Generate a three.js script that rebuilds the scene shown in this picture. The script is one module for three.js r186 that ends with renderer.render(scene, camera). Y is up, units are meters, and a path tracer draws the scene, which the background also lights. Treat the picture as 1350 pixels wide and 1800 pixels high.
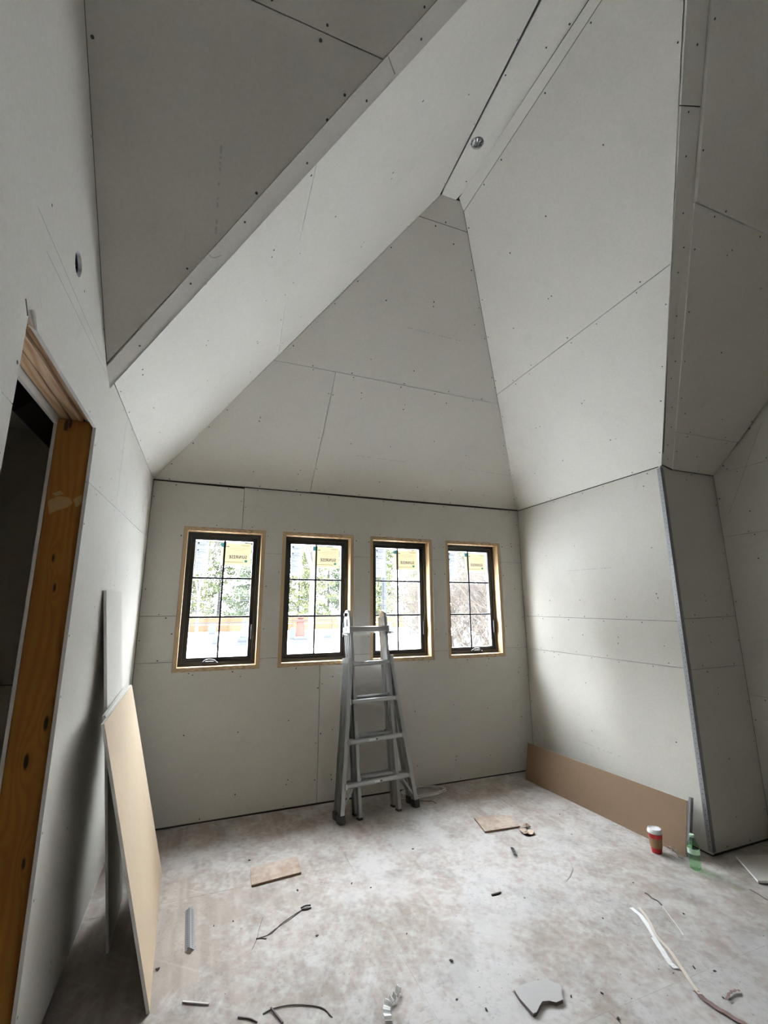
import * as THREE from 'three';
import { mergeGeometries } from 'three/addons/utils/BufferGeometryUtils.js';
import { RoundedBoxGeometry } from 'three/addons/geometries/RoundedBoxGeometry.js';

// ------------------------------------------------------------------ camera, sky, exposure
const scene = new THREE.Scene();
const V = (x, y, z) => new THREE.Vector3(x, y, z);
const rad = (d) => (d * Math.PI) / 180;
const FOCAL = 795.37, EYE = V(0.497, 1.64, 4.199);
const camera = new THREE.PerspectiveCamera((2 * Math.atan(900 / FOCAL) * 180) / Math.PI, 1350 / 1800, 0.05, 400);
camera.position.copy(EYE);
camera.rotation.set(rad(11.947), rad(-21.129), rad(-0.268), 'YXZ');
camera.updateMatrixWorld(true);

const renderer = new THREE.WebGLRenderer({ antialias: true });
renderer.toneMapping = THREE.LinearToneMapping;
renderer.toneMappingExposure = 1.74;
renderer.shadowMap.enabled = true;
renderer.shadowMap.type = THREE.PCFSoftShadowMap;

// overcast winter sky over snow: brightest overhead, a third of that at the horizon, the same all the way round
const SKY_ZENITH = 49;
{
  const W = 64, H = 128, d = new Float32Array(W * H * 4);
  for (let j = 0; j < H; j++) {
    const el = ((j + 0.5) / H - 0.5) * Math.PI, L = (1 + 2 * Math.max(0, Math.sin(el))) / 3;
    for (let i = 0; i < W; i++) d.set([0.93 * L, 1.0 * L, 1.085 * L, 1], (j * W + i) * 4);
  }
  const t = new THREE.DataTexture(d, W, H, THREE.RGBAFormat, THREE.FloatType);
  t.mapping = THREE.EquirectangularReflectionMapping; t.magFilter = THREE.LinearFilter; t.needsUpdate = true;
  scene.background = t; scene.backgroundIntensity = SKY_ZENITH;
}

// ------------------------------------------------------------------ helpers
function rng(seed) { let a = seed >>> 0; return () => { a = (a + 0x6d2b79f5) | 0; let t = Math.imul(a ^ (a >>> 15), 1 | a); t = (t + Math.imul(t ^ (t >>> 7), 61 | t)) ^ t; return ((t ^ (t >>> 14)) >>> 0) / 4294967296; }; }
const taken = new Map();
function numbered(n) { const k = taken.get(n) ?? 0; taken.set(n, k + 1); return k ? `${n}_${String(k).padStart(3, '0')}` : n; }
function tag(o, label, category, group, kind) {
  o.userData.label = label; o.userData.category = category;
  if (group) o.userData.group = group;
  if (kind) o.userData.kind = kind;
  return o;
}
function shade(o) { o.castShadow = true; o.receiveShadow = true; return o; }
function top(name, label, category, { geo, mat, group, kind, at, turn } = {}) {
  const o = geo ? shade(new THREE.Mesh(geo, mat)) : new THREE.Group();
  o.name = numbered(name);
  if (at) o.position.copy(at);
  if (turn) o.rotation.y = turn;
  scene.add(o);
  return tag(o, label, category, group, kind);
}
function part(parent, name, geo, mat, label) {
  const m = shade(new THREE.Mesh(geo, mat)); m.name = name;
  if (label) m.userData.label = label;
  parent.add(m); return m;
}
function merge(list) { return mergeGeometries(list.map((g) => { const h = g.index ? g.toNonIndexed() : g; for (const k of Object.keys(h.attributes)) if (!['position', 'normal', 'uv'].includes(k)) h.deleteAttribute(k); h.clearGroups(); return h; })); }
function box(w, h, d, x = 0, y = 0, z = 0) { return new THREE.BoxGeometry(w, h, d).translate(x, y, z); }
function rbox(w, h, d, r, x = 0, y = 0, z = 0, s = 2) { return new RoundedBoxGeometry(w, h, d, s, r).translate(x, y, z); }
// a bar of section w x h from a to b; 'side' is the direction of w
function bar(a, b, w, h, side = V(1, 0, 0), r = 0) {
  const y = b.clone().sub(a), L = y.length(); y.normalize();
  const x = side.clone().addScaledVector(y, -side.dot(y)).normalize(), z = x.clone().cross(y);
  const g = r ? new RoundedBoxGeometry(w, L, h, 2, r) : new THREE.BoxGeometry(w, L, h);
  return g.applyMatrix4(new THREE.Matrix4().makeBasis(x, y, z).setPosition(a.clone().add(b).multiplyScalar(0.5)));
}
function tube(pts, r, seg = 24, rs = 6, closed = false) { return new THREE.TubeGeometry(new THREE.CatmullRomCurve3(pts, closed), seg, r, rs, closed); }
// where the ray through a pixel of the photograph meets the floor
const FLOOR = (px, py, y = 0) => { const d = V((px - 675) / FOCAL, -(py - 900) / FOCAL, -1).applyQuaternion(camera.quaternion); return EYE.clone().addScaledVector(d, (y - EYE.y) / d.y); };

function inset(pts, g) {
  const n = pts.length, out = []; let area = 0;
  for (let i = 0; i < n; i++) { const a = pts[i], b = pts[(i + 1) % n]; area += a.x * b.y - b.x * a.y; }
  const s = Math.sign(area);
  for (let i = 0; i < n; i++) {
    const p = pts[(i + n - 1) % n], q = pts[i], r = pts[(i + 1) % n];
    const gi = Array.isArray(g) ? g[(i + n - 1) % n] : g, gj = Array.isArray(g) ? g[i] : g;
    const d1 = q.clone().sub(p).normalize(), d2 = r.clone().sub(q).normalize();
    const n1 = new THREE.Vector2(-d1.y, d1.x).multiplyScalar(s * gi), n2 = new THREE.Vector2(-d2.y, d2.x).multiplyScalar(s * gj);
    const a = q.clone().add(n1), b = q.clone().add(n2), den = d1.x * d2.y - d1.y * d2.x;
    if (Math.abs(den) < 1e-5) { out.push(a); continue; }
    const t = ((b.x - a.x) * d2.y - (b.y - a.y) * d2.x) / den;
    out.push(a.addScaledVector(d1, t));
  }
  return out;
}
function frameOf(p0, n) {
  n = n.clone().normalize();
  const u = Math.abs(n.y) > 0.999 ? V(1, 0, 0) : V(0, 1, 0).cross(n).normalize(), v = n.clone().cross(u);
  const o = n.clone().multiplyScalar(n.dot(p0));
  return { n, u, v, o, to: (p) => { const q = p.clone().sub(o); return new THREE.Vector2(q.dot(u), q.dot(v)); }, from: (a, b, h = 0) => o.clone().addScaledVector(u, a).addScaledVector(v, b).addScaledVector(n, h) };
}
// geometry of a flat board: outline in 3D, the side 'n' looks at the room, thickness t behind it
function boardGeo(pts, n, t, gap = 0, holes = [], lift = 0, round = 0) {
  const F = frameOf(pts[0], n), q = inset(pts.map(F.to), gap), s = new THREE.Shape(q);
  for (const h of holes) s.holes.push(new THREE.Path(h.map(F.to)));
  const g = new THREE.ExtrudeGeometry(s, { depth: t, bevelEnabled: false });
  g.applyMatrix4(new THREE.Matrix4().makeBasis(F.u, F.v, F.n).setPosition(F.o.clone().addScaledVector(F.n, lift - t)));
  return g;
}
const inside = (p, poly) => { let c = false; for (let i = 0, j = poly.length - 1; i < poly.length; j = i++) if ((poly[i].y > p.y) !== (poly[j].y > p.y) && p.x < ((poly[j].x - poly[i].x) * (p.y - poly[i].y)) / (poly[j].y - poly[i].y) + poly[i].x) c = !c; return c; };

// ------------------------------------------------------------------ textures
function valueNoise(seed) {
  const P = new Uint8Array(512), r = rng(seed); const a = Array.from({ length: 256 }, (_, i) => i);
  for (let i = 255; i > 0; i--) { const j = Math.floor(r() * (i + 1)); [a[i], a[j]] = [a[j], a[i]]; }
  for (let i = 0; i < 512; i++) P[i] = a[i & 255];
  return (x, y, wx = 256, wy = 256) => {
    const xi = Math.floor(x), yi = Math.floor(y), fx = x - xi, fy = y - yi, sx = fx * fx * (3 - 2 * fx), sy = fy * fy * (3 - 2 * fy);
    const m = (v, w) => ((v % w) + w) % w, x0 = m(xi, wx), x1 = m(xi + 1, wx), y0 = m(yi, wy), y1 = m(yi + 1, wy);
    const h = (X, Y) => P[P[X & 255] + (Y & 255)] / 255;
    return (h(x0, y0) * (1 - sx) + h(x1, y0) * sx) * (1 - sy) + (h(x0, y1) * (1 - sx) + h(x1, y1) * sx) * sy;
  };
}
function dataTex(w, h, f, srgb = false) {
  const d = new Uint8Array(w * h * 4);
  for (let j = 0; j < h; j++) for (let i = 0; i < w; i++) { const c = f(i / w, j / h, i, j); const k = (j * w + i) * 4; for (let q = 0; q < 3; q++) d[k + q] = Math.max(0, Math.min(255, Math.round((Array.isArray(c) ? c[q] : c) * 255))); d[k + 3] = 255; }
  const t = new THREE.DataTexture(d, w, h); t.wrapS = t.wrapT = THREE.RepeatWrapping; t.magFilter = THREE.LinearFilter; t.minFilter = THREE.LinearMipmapLinearFilter; t.generateMipmaps = true;
  if (srgb) t.colorSpace = THREE.SRGBColorSpace; t.needsUpdate = true; return t;
}
const smooth = (a, b, x) => { const t = Math.max(0, Math.min(1, (x - a) / (b - a))); return t * t * (3 - 2 * t); };
const N1 = valueNoise(11), N2 = valueNoise(23), N3 = valueNoise(37), N4 = valueNoise(51);
const fbm = (N, x, y, w, o = 4) => { let s = 0, a = 0.5, f = 1; for (let i = 0; i < o; i++, a *= 0.5, f *= 2) s += a * N(x * f, y * f, w * f, w * f); return s / (1 - Math.pow(0.5, o)); };

// paper of the drywall: faint handling smudges and a fine fibre grain; two metres to a tile
const paperTex = dataTex(512, 512, (u, v, i, j) => {
  const s = fbm(N1, u * 6, v * 6, 6, 5), fine = N2(u * 256, v * 256, 256, 256), sm = smooth(0.62, 0.8, fbm(N3, u * 9, v * 9, 9, 4)) * smooth(0.5, 0.75, N4(u * 40, v * 40, 40, 40));
  return 0.955 + (s - 0.5) * 0.035 + (fine - 0.5) * 0.03 - sm * 0.018;
}, true);
paperTex.repeat.set(0.5, 0.5);
const paperBump = dataTex(256, 256, (u, v) => N2(u * 128, v * 128, 128, 128) * 0.5 + N1(u * 64, v * 64, 64, 64) * 0.5);
paperBump.repeat.set(2, 2);
const woodTex = (seed, dark, knots) => { const N = valueNoise(seed), r = rng(seed); const K = Array.from({ length: knots }, () => [r(), r(), 0.005 + r() * 0.007]);
  return dataTex(256, 1024, (u, v) => {
    let w = u * 9 + N(u * 3, v * 6, 3, 6) * 1.6, k = 0;
    for (const [a, b, q] of K) { const dx = (u - a) * 0.35, dy = v - b, d = Math.hypot(dx, dy * 0.8); w += Math.exp(-d * d / (q * q * 8)) * 2; k = Math.max(k, smooth(q * 1.05, q * 0.5, d)); }
    const g = 0.5 + 0.5 * Math.sin(w * 6.28), f = N(u * 120, v * 24, 120, 24);
    const t = 1 - dark * (0.35 * g * g + 0.3 * f) - k * 0.62;
    return [t, t * (1 - 0.06 * g), t * (1 - 0.12 * g)];
  }, true); };
const jambTex = woodTex(5, 0.14, 18), pineTex = woodTex(9, 0.35, 4), buckTex = woodTex(15, 0.5, 2);
// plywood subfloor under plaster dust: 4.4 m to a tile
const FLOORTILE = 4.4;
const floorTex = dataTex(1536, 1536, (u, v) => {
  const x = u * FLOORTILE, y = (1 - v) * FLOORTILE;                     // x to the right, y = distance from the window wall
  const broad = fbm(N3, u * 8, v * 8, 8, 5), mid = fbm(N4, u * 44, v * 44, 44, 4), fine = fbm(N2, u * 190, v * 190, 190, 3), grain = N1(u * 220, v * 20, 220, 20);
  const bare = [0.65, 0.598, 0.555], dust = [0.775, 0.76, 0.742];
  const worn = 0.13 * smooth(0.5, 0.05, y) * N1(u * 30, v * 60, 30, 60) + 0.10 * smooth(1.5, 0.4, x) * smooth(2.6, 1.4, y) + 0.1 * smooth(0.3, 0.0, Math.abs(x - 3.15)) * smooth(1.4, 0.5, y);
  const cover = smooth(0.3, 0.66, broad * 0.42 + mid * 0.34 + fine * 0.26 - worn);
  const c = bare.map((b, k) => { const g = b * (0.93 + 0.14 * grain); return g + (dust[k] - g) * (0.12 + 0.88 * cover); });
  const a = 0.5, xs = x * Math.cos(a) + y * Math.sin(a), ys = -x * Math.sin(a) + y * Math.cos(a), xt = x * Math.cos(-0.9) + y * Math.sin(-0.9), yt = -x * Math.sin(-0.9) + y * Math.cos(-0.9);
  const streak = smooth(0.74, 0.92, N1(xs * 70 + 500, ys * 4 + 500)) * smooth(0.45, 0.7, N4(xs * 3 + 90, ys * 3 + 90)) + smooth(0.76, 0.93, N2(xt * 60 + 500, yt * 3 + 500)) * smooth(0.45, 0.7, N3(xt * 3 + 60, yt * 3 + 90));
  const speck = smooth(0.62, 0.8, fbm(N3, u * 420, v * 420, 420, 2)) * smooth(0.42, 0.62, fbm(N1, u * 14, v * 14, 14, 3)) * 0.07, grey = smooth(0.5, 0.75, fbm(N1, u * 30 + 3, v * 30, 30, 5)) * 0.06;
  return c.map((q) => (q * (1 - grey) + streak * 0.16 * (0.86 - q)) * (1 - speck));
}, true);
floorTex.repeat.set(1 / FLOORTILE, 1 / FLOORTILE);
const floorBump = dataTex(512, 512, (u, v) => fbm(N2, u * 60, v * 60, 60, 4));

// ------------------------------------------------------------------ materials
const std = (c, roughness = 0.8, o = {}) => new THREE.MeshStandardMaterial({ color: new THREE.Color().setRGB(...c), roughness, metalness: 0, ...o });
const matte = (c, o = {}) => new THREE.MeshPhysicalMaterial({ color: new THREE.Color().setRGB(...c), roughness: 1, specularIntensity: 0, ...o });   // weathered outdoor surfaces without any sheen
const M = {
  paper: std([0.58, 0.556, 0.494], 0.9, { map: paperTex, bumpMap: paperBump, bumpScale: 0.00015 }),
  gypsum: std([0.78, 0.77, 0.74], 0.95),
  tan: std([0.55, 0.43, 0.295], 0.9, { map: paperTex }),
  brownPaperDim: std([0.225, 0.148, 0.09], 0.9, { map: paperTex }),  // brown backing; its tone also holds the weaker light along the side wall
  framing: std([0.05, 0.038, 0.03], 0.95),
  screw: std([0.03, 0.028, 0.027], 0.6),
  pencil: std([0.36, 0.355, 0.34], 0.9),
  floor: std([0.80, 0.80, 0.80], 0.9, { map: floorTex, bumpMap: floorBump, bumpScale: 0.0012 }),
  ply: std([0.80, 0.69, 0.60], 0.9, { map: floorTex }),
  plyEdge: std([0.22, 0.13, 0.08], 0.9),
  jamb: std([0.34, 0.15, 0.02], 0.7, { map: jambTex }),
  pine: std([0.70, 0.50, 0.30], 0.75, { map: pineTex }),
  buck: std([0.62, 0.46, 0.27], 0.8, { map: buckTex }),
  black: std([0.006, 0.006, 0.0065], 0.4),
  blackMatte: std([0.015, 0.015, 0.015], 0.7),
  alu: std([0.43, 0.43, 0.42], 0.34, { metalness: 0.9 }),
  aluDull: std([0.36, 0.36, 0.35], 0.5, { metalness: 0.7 }),
  zinc: std([0.27, 0.275, 0.28], 0.5, { metalness: 0.5 }),
  rubber: std([0.05, 0.047, 0.045], 0.8),
  glass: new THREE.MeshPhysicalMaterial({ color: 0xffffff, transmission: 1, thickness: 0, roughness: 0, ior: 1.5 }),
  snow: std([0.86, 0.87, 0.89], 0.9),
};

// ------------------------------------------------------------------ the room: measures
const W = 3.768, D = 1.79, E = 2.725, W2 = 4.386, ZR = 7.2, YC = 4.9, RY = 4.475;
const LF = (x, z) => V(x, E + 0.955 * x, z), RF = (x, z) => V(x, E + 0.99 * (W - x), z), BF = (x, z) => V(x, E + 0.93 * z, z);
const ML = (x, z) => V(x, 2.72 + 0.95 * (z - 2.005), z), MR = (x, z) => V(x, 2.71 + (z - 1.79), z);
const nLF = V(0.955, -1, 0).normalize(), nRF = V(-0.99, -1, 0).normalize(), nBF = V(0, -1, 0.93).normalize(), nML = V(0, -1, 0.95).normalize(), nMR = V(0, -1, 1).normalize();
const valL = (x) => 2.005 + (0.955 / 0.95) * x, valR = (x) => 1.805 + 0.99 * (W - x);
const BK = 0.0127;

// a piece of the setting: a dark framing slab behind, drywall sheets in front as parts, screw heads as one part
function setting(name, label, category, slabPts, n, { slab = 0.16, holes = [], mat = M.framing } = {}) {
  const o = top(name, label, category, { geo: boardGeo(slabPts, n, slab, 0, holes, -BK - 0.001), mat, kind: 'structure' });
  o.userData.normal = undefined; delete o.userData.normal;
  const screws = [];
  return { o, n, screws };
}
function sheet(S, pts, { gap = 0.0018, holes = [], mat = M.paper, t = BK, lift = 0, studs = 'u', seed = 1, dots = true, name = 'drywall_sheet', density = 1 } = {}) {
  const m = part(S.o, name, boardGeo(pts, S.n, t, gap, holes, lift), [mat, M.gypsum]);
  if (!dots) return m;
  const F = frameOf(pts[0], S.n), q = pts.map(F.to), hq = holes.map((h) => h.map(F.to)), r = rng(seed * 7919 + Math.round(q[0].x * 100) * 31 + Math.round(q[0].y * 100));
  const add = (p, s = 1) => { if (!inside(p, q) || hq.some((h) => inside(p, h))) return; S.screws.push(new THREE.CircleGeometry((0.0042 + r() * 0.0018) * s, 7).applyMatrix4(new THREE.Matrix4().makeBasis(F.u, F.v, F.n).setPosition(F.from(p.x, p.y, lift + 0.0006)))); };
  const edge = inset(q, 0.02);
  for (let i = 0; i < edge.length; i++) {
    const a = edge[i], b = edge[(i + 1) % edge.length], L = a.distanceTo(b); if (L < 0.2) continue;
    const k = Math.max(1, Math.round((L / 0.36) * density));
    for (let j = 0; j < k; j++) { if (r() < 0.15) continue; const f = (j + 0.25 + r() * 0.5) / k, p = a.clone().lerp(b, f); add(p.add(new THREE.Vector2(r() - 0.5, r() - 0.5).multiplyScalar(0.012))); }
  }
  const lo = new THREE.Vector2(Math.min(...q.map((p) => p.x)), Math.min(...q.map((p) => p.y))), hi = new THREE.Vector2(Math.max(...q.map((p) => p.x)), Math.max(...q.map((p) => p.y)));
  const main = studs === 'u' ? 'x' : 'y', other = main === 'x' ? 'y' : 'x';
  for (let a = Math.ceil((lo[main] + 0.1) / 0.406) * 0.406; a < hi[main] - 0.08; a += 0.406) {
    for (let b = lo[other] + 0.16; b < hi[other] - 0.08; b += 0.37 + r() * 0.16) {
      if (r() < 0.25) continue;
      const p = new THREE.Vector2(); p[main] = a + (r() - 0.5) * 0.025; p[other] = b + (r() - 0.5) * 0.06;
      add(p); if (r() < 0.35) { const p2 = p.clone(); p2[main] += (r() - 0.5) * 0.03; p2[other] += 0.03 + r() * 0.02; add(p2); }
    }
  }
  return m;
}
function finish(S) { if (S.screws.length) { const m = part(S.o, 'screw_heads', merge(S.screws), M.screw); m.userData.kind = 'stuff'; } return S.o; }
function lineOn(S, a, b, w, mat, name, lift = 0.0007) {
  const d = b.clone().sub(a).normalize(), s = S.n.clone().cross(d).multiplyScalar(w / 2), h = S.n.clone().multiplyScalar(lift);
  const c = [a.clone().sub(s), b.clone().sub(s), b.clone().add(s), a.clone().add(s)].map((p) => p.add(h));
  return part(S.o, name, boardGeo(c, S.n, 0.0004), mat);
}

// ------------------------------------------------------------------ window wall
const WIN = [[0.276, 0.962], [1.117, 1.806], [1.974, 2.655], [2.815, 3.500]], WY0 = 1.134, WY1 = 2.337;
const ADDED_SIDE = [[4.6, 5.05]];   // narrower window added out of view to brighten the main room from the right
const rectZ = (x0, x1, y0, y1, z) => [V(x0, y0, z), V(x1, y0, z), V(x1, y1, z), V(x0, y1, z)];
{
  const S = setting('wall_back', 'window wall of grey drywall sheets with four openings in a row', 'wall', [V(-0.3, -0.3, 0), V(W + 0.3, -0.3, 0), V(W + 0.3, E, 0), V(-0.3, E, 0)], V(0, 0, 1), { slab: 0.17, holes: WIN.map(([a, b]) => rectZ(a, b, WY0, WY1, 0)) });
  const s1 = 1.215, s2 = 2.127, xm = 1.494, xv = 0.752, t = E - 0.002, B = 0.014;
  const P = (...c) => { const o = []; for (let i = 0; i < c.length; i += 2) o.push(V(c[i], c[i + 1], 0)); return o; };
  const [w1, w2, w3, w4] = WIN;
  sheet(S, P(0.002, B, xm, B + 0.004, xm, WY0, w2[0], WY0, w2[0], s1, w1[1], s1, w1[1], WY0, w1[0], WY0, w1[0], s1, 0.002, s1), { mat: M.paper, studs: 'u', seed: 3 });
  sheet(S, P(xm, B + 0.004, W, 0.012, W, s1, w4[1], s1, w4[1], WY0, w4[0], WY0, w4[0], s1, w3[1], s1, w3[1], WY0, w3[0], WY0, w3[0], s1, w2[1], s1, w2[1], WY0, xm, WY0), { seed: 4 });
  sheet(S, P(0.002, s1, w1[0], s1, w1[0], 1.58, 0.002, 1.58), { seed: 5 });
  for (const [a, b] of [[w1[1], w2[0]], [w2[1], w3[0]], [w3[1], w4[0]], [w4[1], W]]) sheet(S, P(a, s1, b, s1, b, s2, a, s2), { seed: 6 + a, density: 0.8 });
  sheet(S, P(0.002, 1.58, w1[0], 1.58, w1[0], WY1, xv, WY1, xv, t - 0.011, 0.002, t - 0.002), { mat: M.paper, seed: 9 });
  sheet(S, P(xv, WY1, w1[1], WY1, w1[1], s2, w2[0], s2, w2[0], WY1, w2[1], WY1, w2[1], s2, w3[0], s2, w3[0], WY1, w3[1], WY1, w3[1], s2, w4[0], s2, w4[0], WY1, w4[1], WY1, w4[1], s2, W, s2, W, t - 0.001, 2.3, t - 0.006, 1.36, t, xv, t), { seed: 10 });
  finish(S);
}
// right-hand wall of the bay, the return beside it and the far wall
{
  const nR = V(-1, 0, 0), R = (z, y, x = W) => V(x, y, z);
  const S = setting('wall_right', 'bright side wall of three long drywall sheets beside the windows', 'wall', [R(-0.3, -0.3), R(D - BK, -0.3), R(D - BK, E), R(-0.3, E)], nR, { slab: 0.12 });
  sheet(S, [R(0, 0.014), R(D, 0.014), R(D, 1.2), R(0, 1.207)], { seed: 21 });
  sheet(S, [R(0, 1.207), R(D, 1.2), R(D, 1.531), R(0, 1.544)], { seed: 22, density: 0.8 });
  sheet(S, [R(0, 1.544), R(D, 1.531), R(D, E - 0.004), R(0, E - 0.006)], { seed: 23 });
  finish(S);
  const Z = (x, y) => V(x, y, D);
  const T = setting('wall_return', 'narrow shaded return wall of drywall behind the metal corner bead', 'wall', [Z(W + BK + 0.002, -0.3), Z(W2 + 0.3, -0.3), Z(W2 + 0.3, 2.71), Z(3.89, 2.71), Z(W + BK + 0.002, 2.735)], V(0, 0, 1), { slab: 0.12 });
  sheet(T, [Z(W, 0.02), Z(W2, 0.02), Z(W2, 1.197), Z(W, 1.19)], { seed: 31 });
  sheet(T, [Z(W, 1.19), Z(W2, 1.197), Z(W2, 1.563), Z(W, 1.548)], { seed: 32 });
  sheet(T, [Z(W, 1.548), Z(W2, 1.563), Z(W2, 2.706), Z(3.89, 2.708), Z(W, 2.742)], { seed: 33 });
  finish(T);
  const X = (z, y) => V(W2, y, z);
  const U = setting('wall_far_right', 'shaded drywall gable wall meeting the return wall', 'wall', [X(D - 0.3, -0.3), X(ZR + 0.3, -0.3), X(ZR + 0.3, YC + 0.3), X(D - 0.3, YC + 0.3)], nR, { holes: ADDED_SIDE.map(([a, b]) => [X(a, WY0), X(b, WY0), X(b, WY1), X(a, WY1)]) });
  let y0 = 0.02; for (const y1 of [0.982, 2.193, 2.716]) { sheet(U, [X(D, y0), X(4.2, y0), X(4.2, y1), X(D, y1)], { seed: 41 + y1 }); y0 = y1; }
  sheet(U, [X(4.2, 0.02), X(ZR, 0.02), X(ZR, 2.716), X(4.2, 2.716)], { dots: false, holes: ADDED_SIDE.map(([a, b]) => [X(a, WY0), X(b, WY0), X(b, WY1), X(a, WY1)]) });
  sheet(U, [X(D, 2.716), X(4.2, 2.716), X(4.2, YC), X(3.98, YC), X(D + 0.006, 2.716)].slice(1).concat([X(D + 0.004, 2.717)]), { seed: 44 });
  sheet(U, [X(4.2, 2.716), X(ZR, 2.716), X(ZR, YC), X(4.2, YC)], { dots: false });
  lineOn(U, X(1.86, 2.36), X(2.2, 3.02), 0.004, M.pencil, 'pencil_line');
  finish(U);
}
// left-hand wall with the doorway
const DZ0 = 2.03, DZ1 = 2.858, DY = 2.412;
{
  const L = (z, y) => V(0, y, z), n = V(1, 0, 0);
  const S = setting('wall_left', 'long drywall side wall with a bare framed doorway', 'wall', [L(-0.3, -0.3), L(DZ0 - 0.04, -0.3), L(DZ0 - 0.04, DY + 0.16), L(DZ1 + 0.04, DY + 0.16), L(DZ1 + 0.04, -0.3), L(ZR + 0.3, -0.3), L(ZR + 0.3, YC + 0.3), L(-0.3, YC + 0.3)], n, { slab: 0.13, holes: [circle3(L(2.548, 2.815), n, 0.052)] });
  sheet(S, [L(0, 0.016), L(DZ0 + 0.012, 0.016), L(DZ0 + 0.01, 2.163), L(0, 2.222)], { seed: 51 });
  sheet(S, [L(0, 2.222), L(1.42, 2.18), L(1.41, E), L(0, E)], { seed: 52 });
  sheet(S, [L(1.42, 2.18), L(DZ0 + 0.01, 2.163), L(DZ0 + 0.01, DY - 0.008), L(DZ1 - 0.004, DY - 0.008), L(DZ1 - 0.004, 2.154), L(3.4, 2.154), L(3.4, 3.6), L(2.93, 3.6), L(2.005, 2.72), L(1.41, E)], { seed: 53, holes: [circle3(L(2.548, 2.815), n, 0.042)] });
  sheet(S, [L(DZ1 - 0.003, 0.016), L(5.2, 0.016), L(5.2, 2.154), L(DZ1 - 0.003, 2.154)], { seed: 55 });
  sheet(S, [L(3.4, 2.154), L(5.2, 2.154), L(5.2, YC), L(4.3, YC), L(2.93, 3.6), L(3.4, 3.6)], { seed: 56 });
  sheet(S, [L(5.2, 0.016), L(ZR, 0.016), L(ZR, YC), L(5.2, YC)], { dots: false });
  lineOn(S, L(2.916, 2.698), L(2.039, 2.711), 0.003, M.pencil, 'pencil_line');
  lineOn(S, L(2.814, 2.643), L(1.997, 2.683), 0.003, M.pencil, 'pencil_line');
  lineOn(S, L(2.862, 2.404), L(2.889, 2.436), 0.006, M.screw, 'paper_tear');
  finish(S);
}
function circle3(c, n, r, k = 20) { const F = frameOf(c, n), q = F.to(c); return Array.from({ length: k }, (_, i) => { const a = (i / k) * 6.2832; return F.from(q.x + Math.cos(a) * r * (1 + 0.04 * Math.sin(5 * a)), q.y + Math.sin(a) * r); }); }
// the rest of the room behind the camera
{
  const Z = (x, y) => V(x, y, ZR);
  const S = setting('wall_rear', 'plain drywall wall closing the room behind the doorway end', 'wall', [Z(-0.3, -0.3), Z(W2 + 0.3, -0.3), Z(W2 + 0.3, YC + 0.3), Z(-0.3, YC + 0.3)], V(0, 0, -1), {});
  sheet(S, [Z(0, 0.02), Z(W2, 0.02), Z(W2, 2.44), Z(0, 2.44)], { dots: false });
  sheet(S, [Z(0, 2.44), Z(W2, 2.44), Z(W2, YC), Z(0, YC)], { dots: false });
}
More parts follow.
